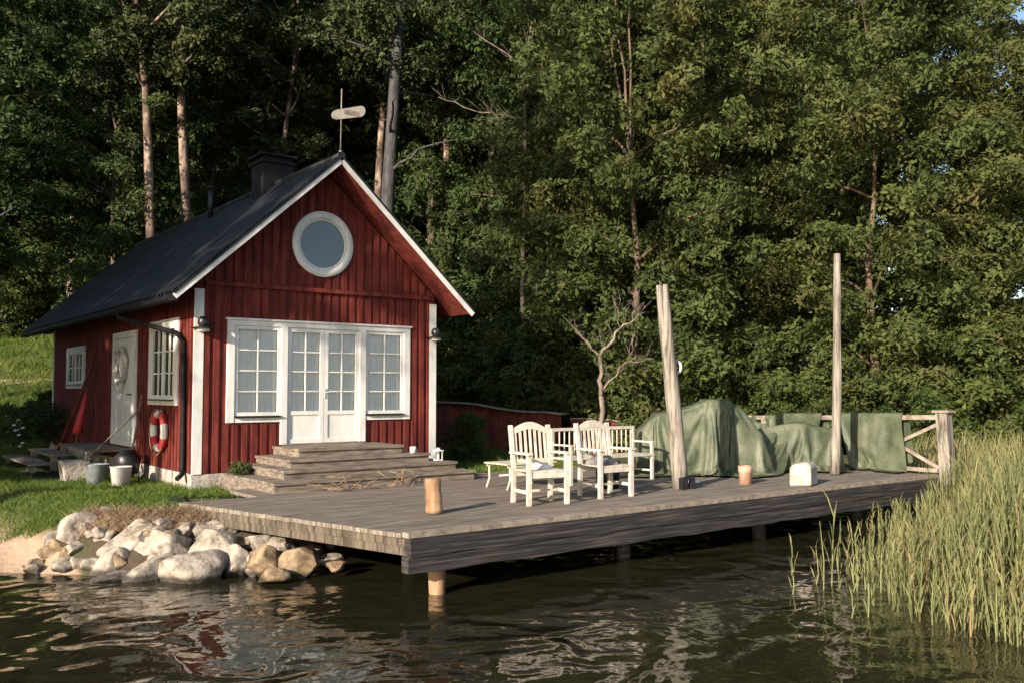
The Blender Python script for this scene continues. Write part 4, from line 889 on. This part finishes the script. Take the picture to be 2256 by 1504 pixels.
# grey straight trunk beside the vane, bare little tree, dead branches
gt_ = empty('grey_trunk_tree', (*cw(pxX(838, 30), 30), 1.5)); tag(gt_, 'straight dark grey trunk rising right of the weather vane', 'tree', GL)
x_, y_ = cw(pxX(838, 30), 30); q = MB(); q.tube([(x_, y_, 1), (x_+.05, y_, 5), (x_+.25, y_, 9), (x_+.5, y_, 13), (x_+.9, y_+.2, 17)], [.27, .24, .22, .19, .12], 12); rng = np.random.default_rng(5)
for k in range(5):
    z = 9.5+k*1.3; a = rng.uniform(0, 6.28); L_ = rng.uniform(1.2, 3); branch_tube(q, (x_+.3, y_, z), (x_+.3+L_*math.cos(a), y_+L_*math.sin(a), z+rng.uniform(.2, 1.2)), .06, .012, rng)
q.build('trunk', M['bark_grey'], gt_)
cen = np.array([(x_+rng.normal()*2, y_+rng.normal()*2, rng.uniform(13, 18)) for _ in range(50)]); v, var = leaf_cloud(rng, cen-np.array(gt_.location), np.full(50, .7), 18, 14, .1, .3); npmesh('crown', v, 4, M['needle'], gt_, var)
def bare_tree(name, X, Y, base, segs, label, m, r=1):
    x0, y0 = cw(X, Y); q = MB()
    for a, b_, r0, r1 in segs:
        A = (x0+a[0]*CA, y0-a[0]*SA, base+a[1]); B = (x0+b_[0]*CA, y0-b_[0]*SA, base+b_[1])
        n_ = 5; pts = [tuple(A[k]+(B[k]-A[k])*i/n_+(.03*math.sin(i*2.1+k*2+a[1])*(0 < i < n_)) for k in range(3)) for i in range(n_+1)]
        q.tube(pts, [(r0+(r1-r0)*i/n_)*r for i in range(n_+1)], 7)
        if r0 < .07:
            rt_ = random.Random(int(a[1]*97+b_[0]*31))
            for _ in range(5):                 # fine twigs
                i = rt_.randint(1, n_-1); o_ = Vector(pts[i]); d_ = (Vector(B)-Vector(A)).normalized()*.5+Vector((rt_.gauss(0, .4), rt_.gauss(0, .4), rt_.uniform(0, .6))); d_.normalize(); L_ = rt_.uniform(.15, .5)*(1.6 if len(segs) < 9 else 1)
                e1 = o_+d_*L_*.5+Vector((0, 0, .03)); e2 = o_+d_*L_+Vector((rt_.gauss(0, .06), rt_.gauss(0, .06), .08)); q.tube([o_, e1, e2], [.007, .005, .002], 4)
                q.tube([e1, e1+Vector((rt_.gauss(0, .12), rt_.gauss(0, .12), rt_.uniform(.03, .18)))], [.004, .0015], 4)
    return tag(q.build(name, m), label, 'bare tree')
bare_tree('bare_tree', pxX(1324, 19.5), 19.5, .6, [((0, 0), (0, 1.5), .10, .085), ((0, 1.5), (-.02, 2.35), .085, .07), ((-.02, 2.35), (.42, 2.95), .06, .04), ((.42, 2.95), (.95, 3.3), .04, .015), ((-.02, 2.35), (-.45, 2.8), .04, .015), ((-.45, 2.8), (-.62, 3.0), .015, .008), ((.02, 1.6), (.5, 2.2), .04, .025), ((.5, 2.2), (1.15, 2.3), .025, .012), ((.42, 2.95), (.3, 3.6), .02, .008), ((.7, 3.12), (.75, 3.75), .018, .007), ((.6, 2.2), (.7, 2.7), .012, .005)], 'small bare forked tree with pale branches behind the armchairs', M['dead'], .62)
bare_tree('dead_branch_tree', pxX(1150, 29), 29, 1.6, [((0, 0), (.1, 9.2), .09, .05), ((.1, 9.2), (-.5, 9.5), .045, .03), ((-.5, 9.5), (-1.4, 9.6), .03, .02), ((-1.4, 9.6), (-2.7, 10.1), .02, .01), ((-.5, 9.5), (-1.1, 9.3), .02, .01), ((-.2, 9.3), (-.6, 8.7), .03, .012), ((0.1, 9.2), (.3, 12.5), .05, .02), ((.2, 11), (-1.6, 12.3), .03, .01)], 'dead pale branches reaching left in front of the dark wood', M['dead'])

# ---------------------------------------------------------------- grass
def blades(rng, x_, y_, z_, h, wd, lean, m, name, seg=2):
    N = len(x_); a = rng.random(N)*6.28; dx, dy = np.cos(a), np.sin(a); la = rng.random(N)*6.28; lx, ly = np.cos(la)*lean*h, np.sin(la)*lean*h
    P0 = np.stack([x_, y_, z_], 1); S = np.stack([dx, dy, dx*0], 1)*wd[:, None]; L1 = np.stack([lx*.35, ly*.35, h*.55], 1); L2 = np.stack([lx, ly, h], 1)
    v = np.stack([P0-S, P0+S, P0+L1+S*.8, P0+L1-S*.8, P0+L1-S*.8, P0+L1+S*.8, P0+L2+S*.08, P0+L2-S*.08], 1).reshape(-1, 3)
    return v, np.repeat(rng.random(N), 2)
rng = np.random.default_rng(2)
def inview(x_, y_, mrg=60):
    X = x_*CA-y_*SA; Y = x_*SA+y_*CA; p = 1128+2004*X/np.maximum(Y, .1); return (p > -mrg) & (p < 2256+mrg) & (Y > 3)
n_ = 260000; Yr = 11.3+(46-11.3)*rng.random(n_)**1.7; pr_ = rng.uniform(-80, 1280, n_); Xr = (pr_-1128)/2004*Yr
x_ = Xr*CA+Yr*SA; y_ = -Xr*SA+Yr*CA
d_ = y_-np.interp(x_, SX, SY); ok = d_ > np.where(x_ < 2.3, 1.15, .85)+.25*np.sin(x_*3)
ok &= ~((x_ > HX0-.02) & (x_ < HX1+.02) & (y_ > HY0-.03) & (y_ < HY1)); ok &= ~((x_ > 4.05) & (x_ < 16.3) & (y_ < 13.52) & (y_ > 5)); ok &= ~((x_ > 5.35) & (x_ < 9.05) & (y_ < 14.9) & (y_ > 12.6)); ok &= Yr < 43
lf = 4.0+.0*x_; ok &= ~((x_ > leftx(y_)-.02) & (y_ < 12.6) & (x_ > 3.9) & (x_ < 16))
ok &= ~((x_ > 3.25) & (x_ < 4.95) & (y_ > 18.0) & (y_ < 22.3))
x_, y_, Yk = x_[ok], y_[ok], Yr[ok]; sc_ = np.clip(Yk/16, .75, 2.4)
v, var = blades(rng, x_, y_, Harr(x_, y_)-.01, (.05+.09*rng.random(len(x_))**2)*sc_*(.8+.6*(np.sin(x_*1.7)*np.cos(y_*2.1) > .3)), .006*sc_, .8, M['grass'], 'grass')
g = npmesh('lawn_grass', v, 4, M['grass'], None, var); tag(g, 'green grass growing on the lawn round the cottage', 'grass', kind='stuff')
# dry grass hanging over the boulders
n_ = 2200; x_ = rng.uniform(2.7, 4.2, n_); y_ = np.interp(x_, SX, SY)+rng.uniform(.5, 1.0, n_)
v, var = blades(rng, x_, y_, Harr(x_, y_)+.02, .08+.1*rng.random(n_), np.full(n_, .004), 1.2, None, 'x')
g = npmesh('dry_grass', v, 4, M['dry'], None, var); tag(g, 'dry brown grass along the top of the stone bank', 'grass', kind='stuff')
# twigs on steps
q = MB(); rr = random.Random(4)
for k in range(26):
    a = (rr.uniform(6.1, 7.6), rr.uniform(12.35, 12.7), DZ+.01); q.tube([a, (a[0]+rr.uniform(-.25, .25), a[1]+rr.uniform(-.1, .1), DZ+rr.uniform(.03, .22)), (a[0]+rr.uniform(-.45, .45), a[1]+rr.uniform(-.15, .05), DZ+rr.uniform(.0, .3))], .005, 4)
tag(q.build('dry_creeper', M['dry']), 'dry leafless creeper lying against the lowest front step', 'creeper')
# potted plant at the corner of the steps; flowers at the corner of the cottage
pp_ = empty('potted_plant', (5.55, 14.3, .7)); tag(pp_, 'dark leafy plant by the left end of the front steps', 'plant')
cen = np.array([(rng.normal()*.09, rng.normal()*.07, .22+rng.random()*.1) for _ in range(8)]); v, var = leaf_cloud(rng, cen, np.full(8, .07), 10, 8, .03, .05); npmesh('foliage', v, 4, M['leaf_b'], pp_, var)
q = MB(); q.lathe((5.55, 14.3, .7), [(0, 0), (.09, 0), (.12, .17), (.1, .17), (0, .15)], 14); q.build('pot', M['black'], pp_)
fb = empty('flowering_shrub', (4.3, 24.6, .75)); tag(fb, 'dark shrub dotted with white flowers at the back corner of the cottage', 'shrub')
cen = np.array([(rng.normal()*.35, rng.normal()*.6, .35+rng.random()*.7) for _ in range(26)]); v, var = leaf_cloud(rng, cen, np.full(26, .25), 14, 12, .05, .14); npmesh('foliage', v, 4, M['leaf_b'], fb, var)
q = MB()
for k in range(16):
    a = (4.3-abs(rng.normal())*.35-.2, 24.5+rng.normal()*.6, .9+rng.random()*.9); q.lathe(a, [(0, -.02), (.05, 0), (.03, .03), (0, .035)], 7)
q.build('blossoms', M['petal'], fb)

# ---------------------------------------------------------------- reeds
def reed_plants(rng, x_, y_, hh):
    V = []; VA_ = []; N = len(x_)
    lean = rng.normal(size=(N, 2))*.07+np.array([.03, .02]); ang = rng.random(N)*6.28
    def strip(P, wv, var):                      # P list of (N,3), wv widths list, S side
        sa_ = rng.random(N)*6.28; S = np.stack([np.cos(sa_), np.sin(sa_), sa_*0], 1)
        for k in range(len(P)-1):
            a, b_ = P[k], P[k+1]; V.append(np.stack([a-S*wv[k], a+S*wv[k], b_+S*wv[k+1], b_-S*wv[k+1]], 1).reshape(-1, 3)); VA_.append(var)
    base = np.stack([x_, y_, np.full(N, -.15)], 1); top = base+np.stack([lean[:, 0]*hh, lean[:, 1]*hh, hh*.88+.15], 1)
    mid = (base+top)/2+rng.normal(size=(N, 3))*.02; var0 = .55+.45*rng.random(N)
    strip([base, mid, top], [.0065, .006, .003], var0)
    for k in range(6):
        t = .25+.125*k+rng.random(N)*.06; p = base+(top-base)*t[:, None]; a = ang+k*2.4+rng.normal(size=N)*.5; L_ = hh*(.26+.14*rng.random(N)); o_ = np.stack([np.cos(a), np.sin(a), a*0], 1)
        sp = .16+.26*rng.random(N)
        p1 = p+o_*(L_*sp*.45)[:, None]+np.array([0, 0, 1])*(L_*.55)[:, None]; p2 = p+o_*(L_*sp)[:, None]+np.array([0, 0, 1])*(L_*(.75+.25*rng.random(N)))[:, None]
        strip([p, p1, p2], [.005, .0078, .001], rng.random(N)*.8)
    return np.concatenate(V), np.concatenate(VA_)
LY = [5, 7.4, 7.8, 8.3, 8.9, 10.1, 11.5, 13, 40]; LX = [9, 5.2, 4.35, 3.9, 3.62, 3.70, 4.25, 5.2, 12]
def reed_ok(x_, y_):
    X = x_*CA-y_*SA; Y = x_*SA+y_*CA
    lim = np.interp(Y, LY, LX)
    on_deck = (x_ > 4) & (x_ < 16.35) & (y_ > 8.15) & (y_ < 13.6)
    return (X > lim+.25*np.sin(Y*4)+.15*np.sin(Y*9)) & ~on_deck & (Y < 26) & (y_ < np.interp(x_, SX, SY)+1.2)
n_ = 7000; Yr = 6.8+18*rng.random(n_)**1.25; Xr = Yr*rng.uniform(.28, .62, n_); x_ = Xr*CA+Yr*SA; y_ = -Xr*SA+Yr*CA; k = reed_ok(x_, y_)
x_, y_, Yr = x_[k], y_[k], Yr[k]; X_ = x_*CA-y_*SA
dens = np.clip((X_-np.interp(Yr, LY, LX))/.8, .2, 1); k = rng.random(len(x_)) < dens; x_, y_, Yr, X_ = x_[k], y_[k], Yr[k], X_[k]
hh = (.68+.48*rng.random(len(x_))**1.3)*np.interp(X_-np.interp(Yr, LY, LX), [0, .5, 1.1, 1.9], [.62, .56, .72, 1.42])*np.interp(Yr, [10.5, 13], [1, .82])
dd_ = rng.random(len(x_)) < .14
v, var = reed_plants(rng, x_[dd_], y_[dd_], hh[dd_]*.85); g = npmesh('dead_reeds', v, 4, M['deadreed'], None, var); tag(g, 'brown dead reed stems mixed into the green reed bed', 'reeds', kind='stuff')
v, var = reed_plants(rng, x_[~dd_], y_[~dd_], hh[~dd_]); g = npmesh('reed_bed', v, 4, M['reed'], None, var); tag(g, 'dense sunlit green reeds growing in the water', 'reeds', kind='stuff')
for i, (px_, Y, h_, lab) in enumerate([(1735, 10.1, .45, 'leftmost short reed stalk standing alone in the water'), (1745, 10.2, .6, 'thin bent reed beside the leftmost short stalk'), (1783, 10.6, .5, 'lone faint reed between the leftmost pair and the reed bed'), (1805, 10.3, .85, 'lone reed at the left fringe of the bed'), (1822, 10.5, .95, 'tall lone reed just left of the reed bed')]):
    x_, y_ = cw(pxX(px_, Y), Y); v, var = reed_plants(np.random.default_rng(40+i), np.array([x_]), np.array([y_]), np.array([h_])); g = npmesh('reed_stalk', v, 4, M['reed'], None, var, off=(x_, y_, 0)); g.location = (x_, y_, 0); tag(g, lab, 'reed', 'lone reeds')
